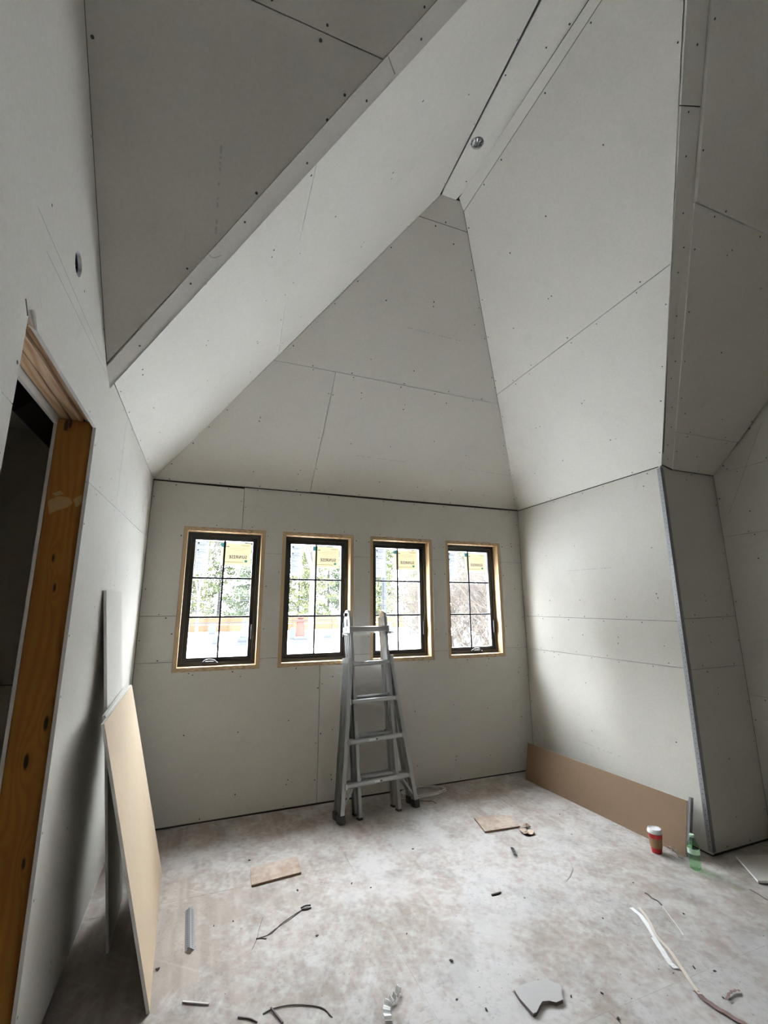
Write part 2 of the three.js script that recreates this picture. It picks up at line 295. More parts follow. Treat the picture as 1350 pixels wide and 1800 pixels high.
// ------------------------------------------------------------------ ceilings
{
  const S = setting('ceiling_hip_back', 'sloping triangular drywall ceiling rising over the windows', 'ceiling', [BF(-0.3, -0.3), BF(W + 0.3, -0.3), BF(W + 0.3, 0.1), BF(2.15, 2.1), BF(1.65, 2.1), BF(-0.3, 0.1)], nBF);
  const hl = (z) => (0.93 * z) / 0.955, hr = (z) => W - (0.93 * z) / 0.99, a = 0.88, b = 1.762, c = (RY - E) / 0.93;
  sheet(S, [BF(0, 0.004), BF(1.356, 0.004), BF(1.36, a), BF(hl(a), a)], { seed: 61 });
  sheet(S, [BF(1.356, 0.008), BF(W, 0.008), BF(hr(0.865), 0.865), BF(1.36, a)], { seed: 62 });
  sheet(S, [BF(hl(a), a), BF(1.36, a), BF(hr(0.865), 0.865), BF(hr(b), b), BF(hl(b), b)], { seed: 63 });
  sheet(S, [BF(hl(b), b), BF(hr(b), b), BF(hr(c), c), BF(hl(c), c)], { seed: 64 });
  finish(S);
  const T = setting('ceiling_hip_left', 'bright sloping drywall ceiling over the doorway wall', 'ceiling', [LF(-0.3, -0.3), LF(0.2, -0.1), LF(1.72, 1.55), LF(1.72, valL(1.72)), LF(0, 2.005), LF(-0.3, 2.0)], nLF);
  const z1 = (x) => (0.955 * x) / 0.93, xs = 0.85;
  sheet(T, [LF(0, 0), LF(0.887, z1(0.887)), LF(0.836, 1.556), LF(0.80, valL(0.8) - 0.03), LF(0, 1.975)], { seed: 71, studs: 'v' });
  sheet(T, [LF(0.887, z1(0.887)), LF(1.825, z1(1.825)), LF(1.735, 3.009), LF(1.68, valL(1.68)), LF(0.80, valL(0.8) - 0.03), LF(0.836, 1.556)], { seed: 72, studs: 'v' });
  finish(T);
  const U = setting('ceiling_hip_right', 'pale sloping drywall ceiling over the bright side wall', 'ceiling', [RF(W + 0.3, -0.3), RF(W - 0.2, -0.1), RF(2.1, 1.5), RF(2.1, valR(2.1)), RF(3.7, valR(3.7)), RF(W, 1.77), RF(W + 0.3, 1.77)], nRF);
  const z2 = (x) => (0.99 * (W - x)) / 0.93;
  sheet(U, [RF(W, 0), RF(2.9, z2(2.9)), RF(2.888, valR(2.888)), RF(W, 1.805)], { seed: 81, studs: 'v', gap: 0.0022 });
  sheet(U, [RF(2.9, z2(2.9)), RF(2.036, z2(2.036)), RF(2.038, valR(2.038)), RF(2.888, valR(2.888))], { seed: 82, studs: 'v' });
  finish(U);
  // flat ridge with the rips either side of it
  const R = (x, z) => V(x, RY, z), hole = circle3(R(1.874, 2.279), V(0, -1, 0), 0.041);
  const Q = setting('ceiling_ridge', 'narrow flat strip of drywall along the ridge with a round hole', 'ceiling', [V(1.6, RY, 1.7), V(2.2, RY, 1.7), V(2.2, RY, 4.3), V(1.6, RY, 4.3)], V(0, -1, 0), { holes: [circle3(R(1.874, 2.279), V(0, -1, 0), 0.052)] });
  sheet(Q, [R(1.833, 1.93), R(1.842, 1.865), R(1.95, 1.865), R(1.972, 1.96), R(2.002, 3.2), R(2.01, 3.6), R(1.765, 3.6), R(1.787, 3.0)], { holes: [hole], gap: 0.001, name: 'ridge_board', seed: 91, studs: 'v', lift: 0.0, density: 0.5 });
  const lift = 0.003, a1 = V(1.828, RY + lift, 1.93), a2 = V(1.779, RY + lift, 3.0), a3 = V(1.76, RY + lift, 3.6);
  const rip = (name, pts, n) => part(Q.o, name, boardGeo(pts, n, BK, 0.001), [M.paper, M.gypsum]);
  { const p = [RF(2.036, z2(2.036)), RF(2.038, 3.5), V(2.014, RY, 3.5), V(1.966, RY, 1.9)]; rip('ceiling_rip', p, p[1].clone().sub(p[0]).cross(p[3].clone().sub(p[0])).normalize()); }
  finish(Q);
  // the main room's slopes
  const G = setting('ceiling_main_left', 'dark sloping drywall ceiling above the doorway', 'ceiling', [ML(-0.3, 1.95), ML(0, 2.005), ML(1.9, valL(1.9)), ML(1.9, 4.6), ML(-0.3, 4.6)], nML);
  sheet(G, [ML(0, 2.01), ML(0.985, 2.982), ML(0, 2.982)], { seed: 101 });
  sheet(G, [ML(0, 2.982), ML(0.985, 2.982), ML(1.9, valL(1.9)), ML(1.9, 4.3), ML(0, 4.3)], { seed: 102 });
  finish(G);
  const H = setting('ceiling_main_right', 'dark sloping drywall ceiling above the return wall', 'ceiling', [MR(W2 + 0.3, 1.7), MR(W + 0.1, 1.79), MR(1.9, valR(1.9)), MR(1.9, 4.25), MR(W2 + 0.3, 4.25)], nMR);
  const dk = (z) => 3.888 - ((z - 1.799) * (3.888 - 2.38)) / (3.334 - 1.799);
  sheet(H, [MR(dk(1.79), 1.792), MR(W2, 1.792), MR(W2, 2.009), MR(dk(2.007), 2.005)], { seed: 111, lift: 0.008 });
  sheet(H, [MR(dk(2.007), 2.005), MR(W2, 2.009), MR(W2, 2.88), MR(dk(2.88), 2.88)], { seed: 112, lift: 0.012, t: 0.022 });
  sheet(H, [MR(dk(2.88), 2.88), MR(W2, 2.88), MR(W2, 4.0), MR(1.9, 4.0), MR(1.9, 3.82)], { seed: 113, lift: 0.022, t: 0.03 });
  finish(H);
  const F = setting('ceiling_main', 'flat drywall ceiling high over the middle of the room', 'ceiling', [V(-0.3, YC, 3.7), V(W2 + 0.3, YC, 3.7), V(W2 + 0.3, YC, ZR + 0.3), V(-0.3, YC, ZR + 0.3)], V(0, -1, 0));
  sheet(F, [V(0, YC, 4.3), V(1.9, YC, 4.3), V(1.9, YC, ZR), V(0, YC, ZR)], { dots: false });
  sheet(F, [V(1.9, YC, 3.98), V(W2, YC, 3.98), V(W2, YC, ZR), V(1.9, YC, ZR)], { dots: false });
  const st = [V(1.9, RY, 3.5), V(1.9, RY, 3.88), V(1.9, YC + 0.1, 4.42), V(1.9, YC + 0.1, 3.98)];
  top('wall_step', 'small drywall cheek joining the two roof slopes overhead', 'wall', { geo: boardGeo(st, V(1, 0, 0), 0.06), mat: M.paper, kind: 'structure' });
}
// boxed valley beams: the drywall strips between the bay ceiling and the main slopes
function solid(a, b, c, d, up, mat) { // quad a b c d, thickened along 'up'
  const q = [a, b, c, d], g = new THREE.BufferGeometry(), P = [...q, ...q.map((p) => p.clone().add(up))], f = [[0, 1, 2, 3], [7, 6, 5, 4], [0, 4, 5, 1], [1, 5, 6, 2], [2, 6, 7, 3], [3, 7, 4, 0]], pos = [], uv = [];
  const n = b.clone().sub(a).cross(c.clone().sub(a)), flip = n.dot(up) > 0;
  const e1 = b.clone().sub(a).length(), e2 = d.clone().sub(a).length();
  for (const [i, j, k, l] of f) { const w = flip ? [i, k, j, i, l, k] : [i, j, k, i, k, l], U = { [i]: [0, 0], [j]: [e1, 0], [k]: [e1, e2], [l]: [0, e2] }; for (const m of w) { pos.push(...P[m].toArray()); uv.push(...U[m]); } }
  g.setAttribute('position', new THREE.Float32BufferAttribute(pos, 3)); g.setAttribute('uv', new THREE.Float32BufferAttribute(uv, 2)); g.computeVertexNormals(); return g;
}
function dotsOn(parent, list, n) { const F = frameOf(list[0], n); const m = part(parent, 'screw_heads', merge(list.map((p) => new THREE.CircleGeometry(0.005, 7).applyMatrix4(new THREE.Matrix4().makeBasis(F.u, F.v, F.n).setPosition(p)))), M.screw); m.userData.kind = 'stuff'; }
{
  const hd = 0.078, o = top('trim_1', 'diagonal boxed drywall beam below the dark ceiling slope above the doorway', 'beam', { kind: 'structure' });
  const A = (x) => V(x, 2.72 + 0.955 * x - 0.006, valL(x)), Bq = (x) => V(x + hd * 0.72, 2.72 + 0.955 * x - 0.006, valL(x) - hd * 0.72);
  const run = [[0.0, 0.985], [0.987, 1.95]];
  for (const [x0, x1] of run) part(o, 'beam_board', solid(A(x0), A(x1), Bq(x1), Bq(x0 - (x0 === 0 ? 0.056 : 0)), V(0, 0.0127, 0)), M.paper);
  part(o, 'beam_side', solid(Bq(-0.056), Bq(1.95), Bq(1.95).add(V(0, 0.2, 0)), Bq(-0.056).add(V(0, 0.2, 0)), V(-0.009, 0, 0.009)), M.paper);
  const n = V(0.69, -1.45, 0.69).normalize(), r = rng(5), L = [];
  for (let x = 0.1; x < 1.2; x += 0.14 + r() * 0.1) L.push(A(x).lerp(Bq(x), 0.25 + r() * 0.5).add(V(0, -0.001, 0)));
  dotsOn(o, L, n);
  const o2 = top('trim_2', 'drywall strip boxed along the valley beside the pale ceiling', 'beam', { kind: 'structure' });
  const a0 = V(3.768, 2.742, 1.797), a1 = V(2.262, 4.216, 3.312), b0 = V(3.893, 2.713, 1.797), b1 = V(2.38, 4.25, 3.334), ext = (p, q, f) => p.clone().lerp(q, f);
  for (const [f0, f1] of [[0, 0.86], [0.862, 1.25]]) part(o2, 'beam_board', solid(ext(a0, a1, f0), ext(a0, a1, f1), ext(b0, b1, f1), ext(b0, b1, f0), nMR.clone().multiplyScalar(-0.0127)), M.paper);
  const L2 = []; for (let f = 0.03; f < 1; f += 0.05 + r() * 0.05) L2.push(ext(a0, a1, f).lerp(ext(b0, b1, f), 0.3 + r() * 0.4).addScaledVector(nMR, 0.0012));
  dotsOn(o2, L2, nMR);
}
// faint rows of factory print on some sheets, and a few dried runs of joint compound
{
  const hit = (px, py, p0, n) => { const d = V((px - 675) / FOCAL, -(py - 900) / FOCAL, -1).applyQuaternion(camera.quaternion); return EYE.clone().addScaledVector(d, p0.clone().sub(EYE).dot(n) / d.dot(n)); };
  const ink = std([0.40, 0.39, 0.36], 0.9), by = (n) => scene.getObjectByName(n);
  const row = (owner, p0, n, a, b) => { const A = hit(...a, p0, n), B = hit(...b, p0, n), d = B.clone().sub(A), L = d.length(), r = rng(Math.round(L * 1e4)), g = [], F = frameOf(p0, n); d.normalize(); const v = n.clone().cross(d);
    for (let q = 0; q < L; ) { const w = 0.008 + r() * 0.02; if (r() < 0.8) g.push(boardGeo([A.clone().addScaledVector(d, q).addScaledVector(v, -0.004), A.clone().addScaledVector(d, q + w).addScaledVector(v, -0.004), A.clone().addScaledVector(d, q + w).addScaledVector(v, 0.004), A.clone().addScaledVector(d, q).addScaledVector(v, 0.004)], n, 0.0003, 0, [], 0.0006)); q += w + 0.008; }
    part(by(owner), 'print_mark', merge(g), ink, 'faint factory print').userData.kind = 'stuff'; };
  row('wall_right', V(W, 0, 0), V(-1, 0, 0), [994, 1004], [1072, 998]); row('wall_right', V(W, 0, 0), V(-1, 0, 0), [1018, 1302], [1090, 1330]);
  row('ceiling_hip_back', BF(0, 0), nBF, [717, 576], [809, 599]); row('ceiling_hip_back', BF(0, 0), nBF, [628, 801], [712, 812]); row('ceiling_hip_back', BF(0, 0), nBF, [824, 825], [896, 836]);
  row('ceiling_main_left', ML(0, 2.005), nML, [389, 255], [380, 400]);
  const run = (owner, p0, n, pts, rr) => part(by(owner), 'compound_run', tube(pts.map(([a, b]) => hit(a, b, p0, n).addScaledVector(n, 0.001)), rr, 16, 6), std([0.50, 0.49, 0.46], 0.8), 'dried run of joint compound');
  run('ceiling_main_left', ML(0, 2.005), nML, [[326, 394], [327, 408], [326, 421], [320, 428], [319, 436]], 0.003);
  run('trim_1', V(0.5, 2.72 + 0.955 * 0.5 - 0.006, valL(0.5)), V(0.69, -1.45, 0.69).normalize(), [[367, 448], [373, 453], [382, 452], [389, 449]], 0.003);
}
// ------------------------------------------------------------------ floor
{
  const o = top('floor', 'plywood subfloor smeared with pale plaster dust', 'floor', { geo: box(W2 + 0.6, 0.2, ZR + 0.6, W2 / 2, -0.12 - 0.001, ZR / 2), mat: M.framing, kind: 'structure' });
  const S = { o, n: V(0, 1, 0), screws: [] };
  const F = (x0, x1, z0, z1, g = [0.0003, 0.0003, 0.0003, 0.0003]) => part(o, 'subfloor_sheet', boardGeo([V(x0, 0, z0), V(x0, 0, z1), V(x1, 0, z1), V(x1, 0, z0)], S.n, 0.018, g), M.floor);
  F(-0.13, 1.495, -0.1, 0.967, [0.0003, 0.0012, 0.0012, 0.0003]); F(1.495, 2.69, -0.1, 1.2, [0.0008, 0.0003, 0.001, 0.0003]); F(2.69, W2, -0.1, 1.2, [0.001, 0.0003, 0.0003, 0.0003]); F(-0.13, 1.495, 0.967, 2.19); F(1.495, 3.935, 1.2, 2.42); F(3.935, W2, 1.2, 2.42);
  F(-0.13, 1.495, 2.19, 3.41); F(1.495, 2.172, 2.42, 3.64, [0.0003, 0.0003, 0.0015, 0.0003]); F(2.172, W2, 2.42, 3.64); F(-0.13, 1.495, 3.41, ZR); F(1.495, W2, 3.64, ZR);
}

// ------------------------------------------------------------------ windows
function stickerTex(kind) {
  const c = document.createElement('canvas'), g = c.getContext('2d');
  if (kind === 'yellow') {
    c.width = 512; c.height = 384;
    g.fillStyle = '#f5e4bb'; g.fillRect(0, 0, 512, 384);
    g.translate(512, 0); g.scale(-1, 1);
    g.fillStyle = '#a98f55'; for (let i = 0; i < 7; i++) { g.fillRect(30 + i * 22, 26, 15, 8); } g.fillRect(30, 40, 130, 4); g.fillRect(12, 18, 6, 26);
    g.strokeStyle = '#b79a5c'; g.lineWidth = 3; g.beginPath(); g.moveTo(60, 95); g.lineTo(190, 80); g.lineTo(400, 108); g.moveTo(120, 108); g.lineTo(300, 130); g.stroke();
    g.fillStyle = '#2d6f73'; g.fillRect(430, 0, 82, 70); g.fillStyle = '#173f46'; g.fillRect(452, 14, 20, 24);
    g.fillStyle = '#7a6a3a'; g.fillRect(372, 52, 48, 14);
    g.fillStyle = '#2a241a'; g.font = 'bold 76px sans-serif'; g.fillText('SUNRISE', 60, 262);
    g.fillStyle = '#2d7a63'; g.fillRect(56, 284, 46, 40);
    g.fillStyle = '#a1874c'; for (let i = 0; i < 19; i++) g.fillRect(116 + i * 17, 316, 12, 14); g.fillRect(30, 342, 420, 3);
  } else {
    c.width = 192; c.height = 512;
    g.fillStyle = '#e9eef2'; g.fillRect(0, 0, 192, 512);
    g.fillStyle = '#0c0d10'; g.beginPath(); g.arc(30, 30, 13, 0, 7); g.fill(); g.beginPath(); g.arc(28, 140, 12, 0, 7); g.fill();
    g.fillStyle = '#8f9aa4'; for (const [y, w] of [[46, 150], [60, 110], [128, 130], [160, 120], [176, 140], [206, 50], [262, 84], [330, 60], [352, 90]]) g.fillRect(16, y, w, 5);
    g.fillStyle = '#b9c4cc'; for (let i = 0; i < 12; i++) g.fillRect(20 + (i % 3) * 40, 380 + Math.floor(i / 3) * 22, 28, 8);
  }
  const t = new THREE.CanvasTexture(c); t.colorSpace = THREE.SRGBColorSpace; t.magFilter = THREE.LinearFilter; return t;
}
const film = (map) => new THREE.MeshPhysicalMaterial({ map, color: 0xffffff, roughness: 1, transmission: 0.034, thickness: 0 });
M.yellow = film(stickerTex('yellow')); M.label = film(stickerTex('white'));
const plane = (w, h, x, y, z) => new THREE.PlaneGeometry(w, h).translate(x, y, z);
function frame4(w, h, t, d, z) { // four members, mitre-free: sides full height
  return [box(t, h, d, -w / 2 + t / 2, 0, z), box(t, h, d, w / 2 - t / 2, 0, z), box(w - 2 * t, t, d, 0, h / 2 - t / 2, z), box(w - 2 * t, t, d, 0, -h / 2 + t / 2, z)];
}
const winLabels = ['black six-pane window with crank, beside the tan leaning board', 'black six-pane window beside the ladder showing the red monument', 'black six-pane window behind the ladder showing the utility pole', 'black six-pane window with crank, next to the bright side wall', 'added unseen black window in the gable wall that brightens the main room'];
[...WIN, ...ADDED_SIDE].forEach(([x0, x1], i) => {
  const w = x1 - x0, h = WY1 - WY0, side = i > 3, mid = (x0 + x1) / 2, o = top(`window_${i + 1}`, winLabels[i], 'window', { kind: 'structure', at: side ? V(W2, (WY0 + WY1) / 2, mid) : V(mid, (WY0 + WY1) / 2, 0), turn: side ? -Math.PI / 2 : 0 });
  const T = 0.032, dep = 0.17, fz = -0.098;
  const members = frame4(w, h, T, dep, -dep / 2 - 0.0105);
  members.forEach((g) => part(o, 'lining_board', g, M.buck));
  const iw = w - 2 * T, ih = h - 2 * T;
  frame4(iw, ih, 0.030, 0.07, fz - 0.035).forEach((g) => part(o, 'frame_member', g, M.black));
  const sw = iw - 0.062, sh = ih - 0.062;
  frame4(sw, sh, 0.034, 0.05, fz - 0.039).forEach((g) => part(o, 'sash_member', g, M.black));
  const gw = sw - 0.066, gh = sh - 0.066, gz = fz - 0.04;
  part(o, 'glass_pane', box(gw, gh, 0.004, 0, 0, gz).translate(0, 0, 0), M.glass);
  part(o, 'muntin', rbox(0.017, gh, 0.012, 0.003, 0, 0, gz + 0.0085), M.black);
  for (const f of [-1, 1]) part(o, 'muntin', rbox(gw, 0.017, 0.011, 0.003, 0, (f * gh) / 6, gz + 0.0085), M.black);
  // labels stuck on the outside of the glass, so their print reads backwards from the room
  if (!side) part(o, 'sticker', plane(0.262, 0.205, gw / 2 - 0.146, gh / 2 - 0.118, gz - 0.004), M.yellow, 'yellow sticker with mirrored lettering');
  if (!side) part(o, 'paper_label', plane(0.105, 0.29, -gw / 2 + 0.062, gh / 2 - 0.155, gz - 0.004), M.label, 'white printed label with black dots');
  if (i === 0 || i === 3) {
    const y = -ih / 2 + 0.022, cx = i ? 0.03 : -0.06, z = fz + 0.01;
    const c = part(o, 'crank_handle', merge([rbox(0.12, 0.03, 0.022, 0.01, cx, y, z, 3), tube([V(cx - 0.052, y + 0.012, z + 0.012), V(cx - 0.02, y + 0.028, z + 0.018), V(cx + 0.03, y + 0.024, z + 0.018), V(cx + 0.058, y + 0.002, z + 0.014)], 0.0065, 20, 8)]), M.chrome ??= std([0.05, 0.05, 0.05], 0.22, { metalness: 0.4 }), 'glossy folding crank');
    part(c, 'crank_knob', new THREE.SphereGeometry(0.011, 12, 8).scale(1, 0.8, 1).translate(cx + 0.058, y, z + 0.018), M.chrome);
  }
  part(o, 'lock_lever', rbox(0.012, 0.13, 0.02, 0.004, iw / 2 - 0.04, -ih / 2 + 0.27, fz + 0.004), M.black);
});

// ------------------------------------------------------------------ doorway framing and the unlit room behind it
const ONZ = (px, py, z) => { const d = V((px - 675) / FOCAL, -(py - 900) / FOCAL, -1).applyQuaternion(camera.quaternion); return EYE.clone().addScaledVector(d, (z - EYE.z) / d.z); };
{
  const o = top('door_1', 'rough doorway of orange-brown studs under a pale triple header', 'doorway', { kind: 'structure' });
  const xa = -0.0137, xb = -0.1435, xm = (xa + xb) / 2, wd = xa - xb;
  const uvBoard = (g, ax, ay, sx, sy) => { const p = g.attributes.position, uv = g.attributes.uv; for (let i = 0; i < p.count; i++) uv.setXY(i, p['get' + ax](i) * sx, p['get' + ay](i) * sy); return g; };
  for (const z of [DZ0 - 0.019, DZ1 + 0.019]) part(o, 'stud', uvBoard(rbox(wd, DY + 0.02, 0.038, 0.003, xm, (DY + 0.02) / 2, z), 'X', 'Y', 3.5, 0.42), M.jamb, 'orange-brown stud with dark knots');
  for (const [x, dy] of [[-0.036, 0.012], [-0.078, 0.002], [-0.122, 0.006]]) part(o, 'header_board', uvBoard(rbox(0.037, 0.12, DZ1 - DZ0 + 0.07, 0.004, x, DY + 0.02 + dy + 0.06, (DZ0 + DZ1) / 2), 'X', 'Z', 3.5, 0.5), M.pine, 'pale header board');
  // dried joint compound wiped across the stud, and a rag of paper at the corner of the opening
  const smear = std([0.42, 0.27, 0.12], 0.9);
  for (const q of [[[84, 880], [104, 872], [122, 875], [128, 884], [118, 892], [98, 898], [86, 904]], [[128, 878], [142, 870], [156, 872], [158, 884], [146, 886], [134, 892]], [[92, 868], [106, 862], [112, 868], [98, 872]]])
    part(o, 'compound_smear', boardGeo(q.map(([a, b]) => ONZ(a, b, DZ0 + 0.0006)).map((p) => { p.x = Math.max(xb + 0.004, Math.min(xa - 0.004, p.x)); return p; }), V(0, 0, 1), 0.0005), smear);
  part(o, 'paper_scrap', tube([V(0.003, DY + 0.02, DZ1 - 0.01), V(0.007, DY + 0.004, DZ1 - 0.02), V(0.002, DY - 0.014, DZ1 - 0.05), V(-0.01, DY - 0.01, DZ1 - 0.04)], 0.005, 12, 6), M.gypsum);
  // the room beyond
  const hx = -1.75, z0 = 0.9, z1 = 3.7, hy = 2.75, n = V(1, 0, 0);
  const S = setting('wall_hall_left', 'dark drywall wall inside the unlit room past the doorway', 'wall', [V(hx, -0.2, z0 - 0.3), V(hx, -0.2, z1 + 0.3), V(hx, hy + 0.3, z1 + 0.3), V(hx, hy + 0.3, z0 - 0.3)], n);
  sheet(S, [V(hx, 0.01, z1), V(hx, 0.01, z0), V(hx, 1.22, z0), V(hx, 1.22, z1)], { dots: false, gap: 0.003 }); sheet(S, [V(hx, 1.22, z1), V(hx, 1.22, z0), V(hx, 2.44, z0), V(hx, 2.44, z1)], { dots: false, gap: 0.003 }); sheet(S, [V(hx, 2.44, z1), V(hx, 2.44, z0), V(hx, hy, z0), V(hx, hy, z1)], { dots: false });
  for (const [z, k] of [[z0, 1], [z1, -1]]) {
    const T = setting(k > 0 ? 'wall_hall_back' : 'wall_hall_front', k > 0 ? 'end wall of the unlit room, towards the windows' : 'end wall of the unlit room, away from the windows', 'wall', [V(hx - 0.3, -0.2, z), V(-0.15, -0.2, z), V(-0.15, hy + 0.3, z), V(hx - 0.3, hy + 0.3, z)], V(0, 0, k));
    sheet(T, [V(hx, 0.01, z), V(-0.157, 0.01, z), V(-0.157, 1.22, z), V(hx, 1.22, z)], { dots: false, gap: 0.003 }); sheet(T, [V(hx, 1.22, z), V(-0.157, 1.22, z), V(-0.157, hy, z), V(hx, hy, z)], { dots: false, gap: 0.003 });
  }
  const hxL = -0.157, H = (z, y) => V(hxL, y, z), B = { o: top('wall_hall_right', 'hall side of the doorway wall with raw white drywall edges', 'wall', { kind: 'structure', geo: boardGeo([H(z0, 0.01), H(DZ0 - 0.002, 0.01), H(DZ0 - 0.002, DY - 0.004), H(DZ1, DY - 0.004), H(DZ1, 0.01), H(z1, 0.01), H(z1, hy), H(z0, hy)], V(-1, 0, 0), BK), mat: [M.paper, M.gypsum] }) };
  top('ceiling_hall', 'ceiling of the unlit room past the doorway', 'ceiling', { kind: 'structure', geo: box(1.9, 0.15, 3.2, -1.1, hy + 0.076, 2.3), mat: M.paper });
  top('floor_hall', 'bare subfloor of the unlit room past the doorway', 'floor', { kind: 'structure', geo: box(1.8, 0.12, 3.2, -1.05 , -0.061, 2.3), mat: M.ply });
}
// ------------------------------------------------------------------ fittings in the walls and ceiling
{
  const o = top('electrical_box', 'blue plastic electrical box in a ragged hole high above the doorway', 'electrical box', { at: V(0, 2.815, 2.548) });
  const blue = std([0.006, 0.05, 0.14], 0.5);
  const pr = [[0.0, -0.075], [0.046, -0.075], [0.049, -0.07], [0.049, -0.014], [0.045, -0.014], [0.045, -0.068], [0, -0.07]].map(([a, b]) => new THREE.Vector2(a, b));
  part(o, 'box_body', new THREE.LatheGeometry(pr, 24).rotateZ(-Math.PI / 2).scale(1, 1, 1), blue);
  part(o, 'wire', tube([V(-0.066, -0.03, 0.01), V(-0.03, -0.02, 0.02), V(-0.012, 0.0, -0.01), V(-0.03, 0.03, -0.01), V(-0.06, 0.035, 0)], 0.004, 24, 6), M.blackMatte);
  part(o, 'wire', tube([V(-0.066, 0.02, -0.01), V(-0.02, -0.005, -0.015), V(-0.012, -0.025, 0.005), V(-0.05, -0.03, 0.01)], 0.0035, 24, 6), std([0.5, 0.5, 0.48], 0.5));
}
{
  // crumpled foil sleeve of a duct in the hole of the ridge board
  const g = new THREE.IcosahedronGeometry(0.0405, 4), p = g.attributes.position, q = V(0, 0, 0);
  for (let i = 0; i < p.count; i++) { q.fromBufferAttribute(p, i); const a = Math.atan2(q.z, q.x), k = 1 + 0.10 * (fbm(N1, a * 3 + 10, q.y * 60 + 7, 256, 3) - 0.5) * 2 + 0.08 * Math.sin(a * 7 + q.y * 160); p.setXYZ(i, q.x * Math.min(k, 1.02), Math.max(q.y * 0.42 * k, -0.02) , q.z * Math.min(k, 1.02)); }
  g.computeVertexNormals();
  top('foil_duct', 'crumpled silver foil duct end in the round hole of the ridge strip', 'duct', { geo: g, mat: std([0.16, 0.16, 0.165], 0.25, { metalness: 0.9, flatShading: true }), at: V(1.874, RY + 0.016, 2.279) });
  top('paper_tab', 'small brownish paper tab stuck at the edge of the ridge strip', 'tab', { geo: box(0.026, 0.003, 0.04), mat: std([0.24, 0.15, 0.13], 0.9), at: V(2.012, RY - 0.012, 2.538) }).rotation.z = -0.5;
  top('hook', 'thin bent metal hook in the wall behind the leaning boards', 'hook', { geo: tube([V(0, 0, 0), V(0.03, 0.002, 0), V(0.055, -0.012, 0.004), V(0.06, -0.02, 0.006)], 0.003, 12, 6), mat: M.alu, at: V(-0.004, 0.545, 0.62) });
}
{
  // perforated steel corner bead on the outside corner of the bay
  const y0 = 0.03, y1 = 2.712, h = y1 - y0, o = top('corner_bead', 'tall perforated grey metal corner bead on the outside wall corner', 'corner bead', {});
  part(o, 'flange', box(0.001, h, 0.031, W - 0.0008, y0 + h / 2, D - 0.0135), M.zinc, 'perforated flange');
  part(o, 'flange', box(0.034, h, 0.001, W + 0.015, y0 + h / 2, D + 0.0009), M.zinc, 'plain flange on the return wall');
  part(o, 'nose', new THREE.CylinderGeometry(0.0032, 0.0032, h, 10).translate(W - 0.0005, y0 + h / 2, D + 0.0005), M.zinc);
  const L = []; const r = rng(8);
  for (let y = y0 + 0.03; y < y1; y += 0.032) L.push(new THREE.CircleGeometry(0.0034, 8).rotateY(-Math.PI / 2).translate(W - 0.0016, y, D - 0.014 + (Math.round(y / 0.032) % 2) * 0.006));
  const m = part(o, 'holes', merge(L), M.screw); m.userData.kind = 'stuff';
}

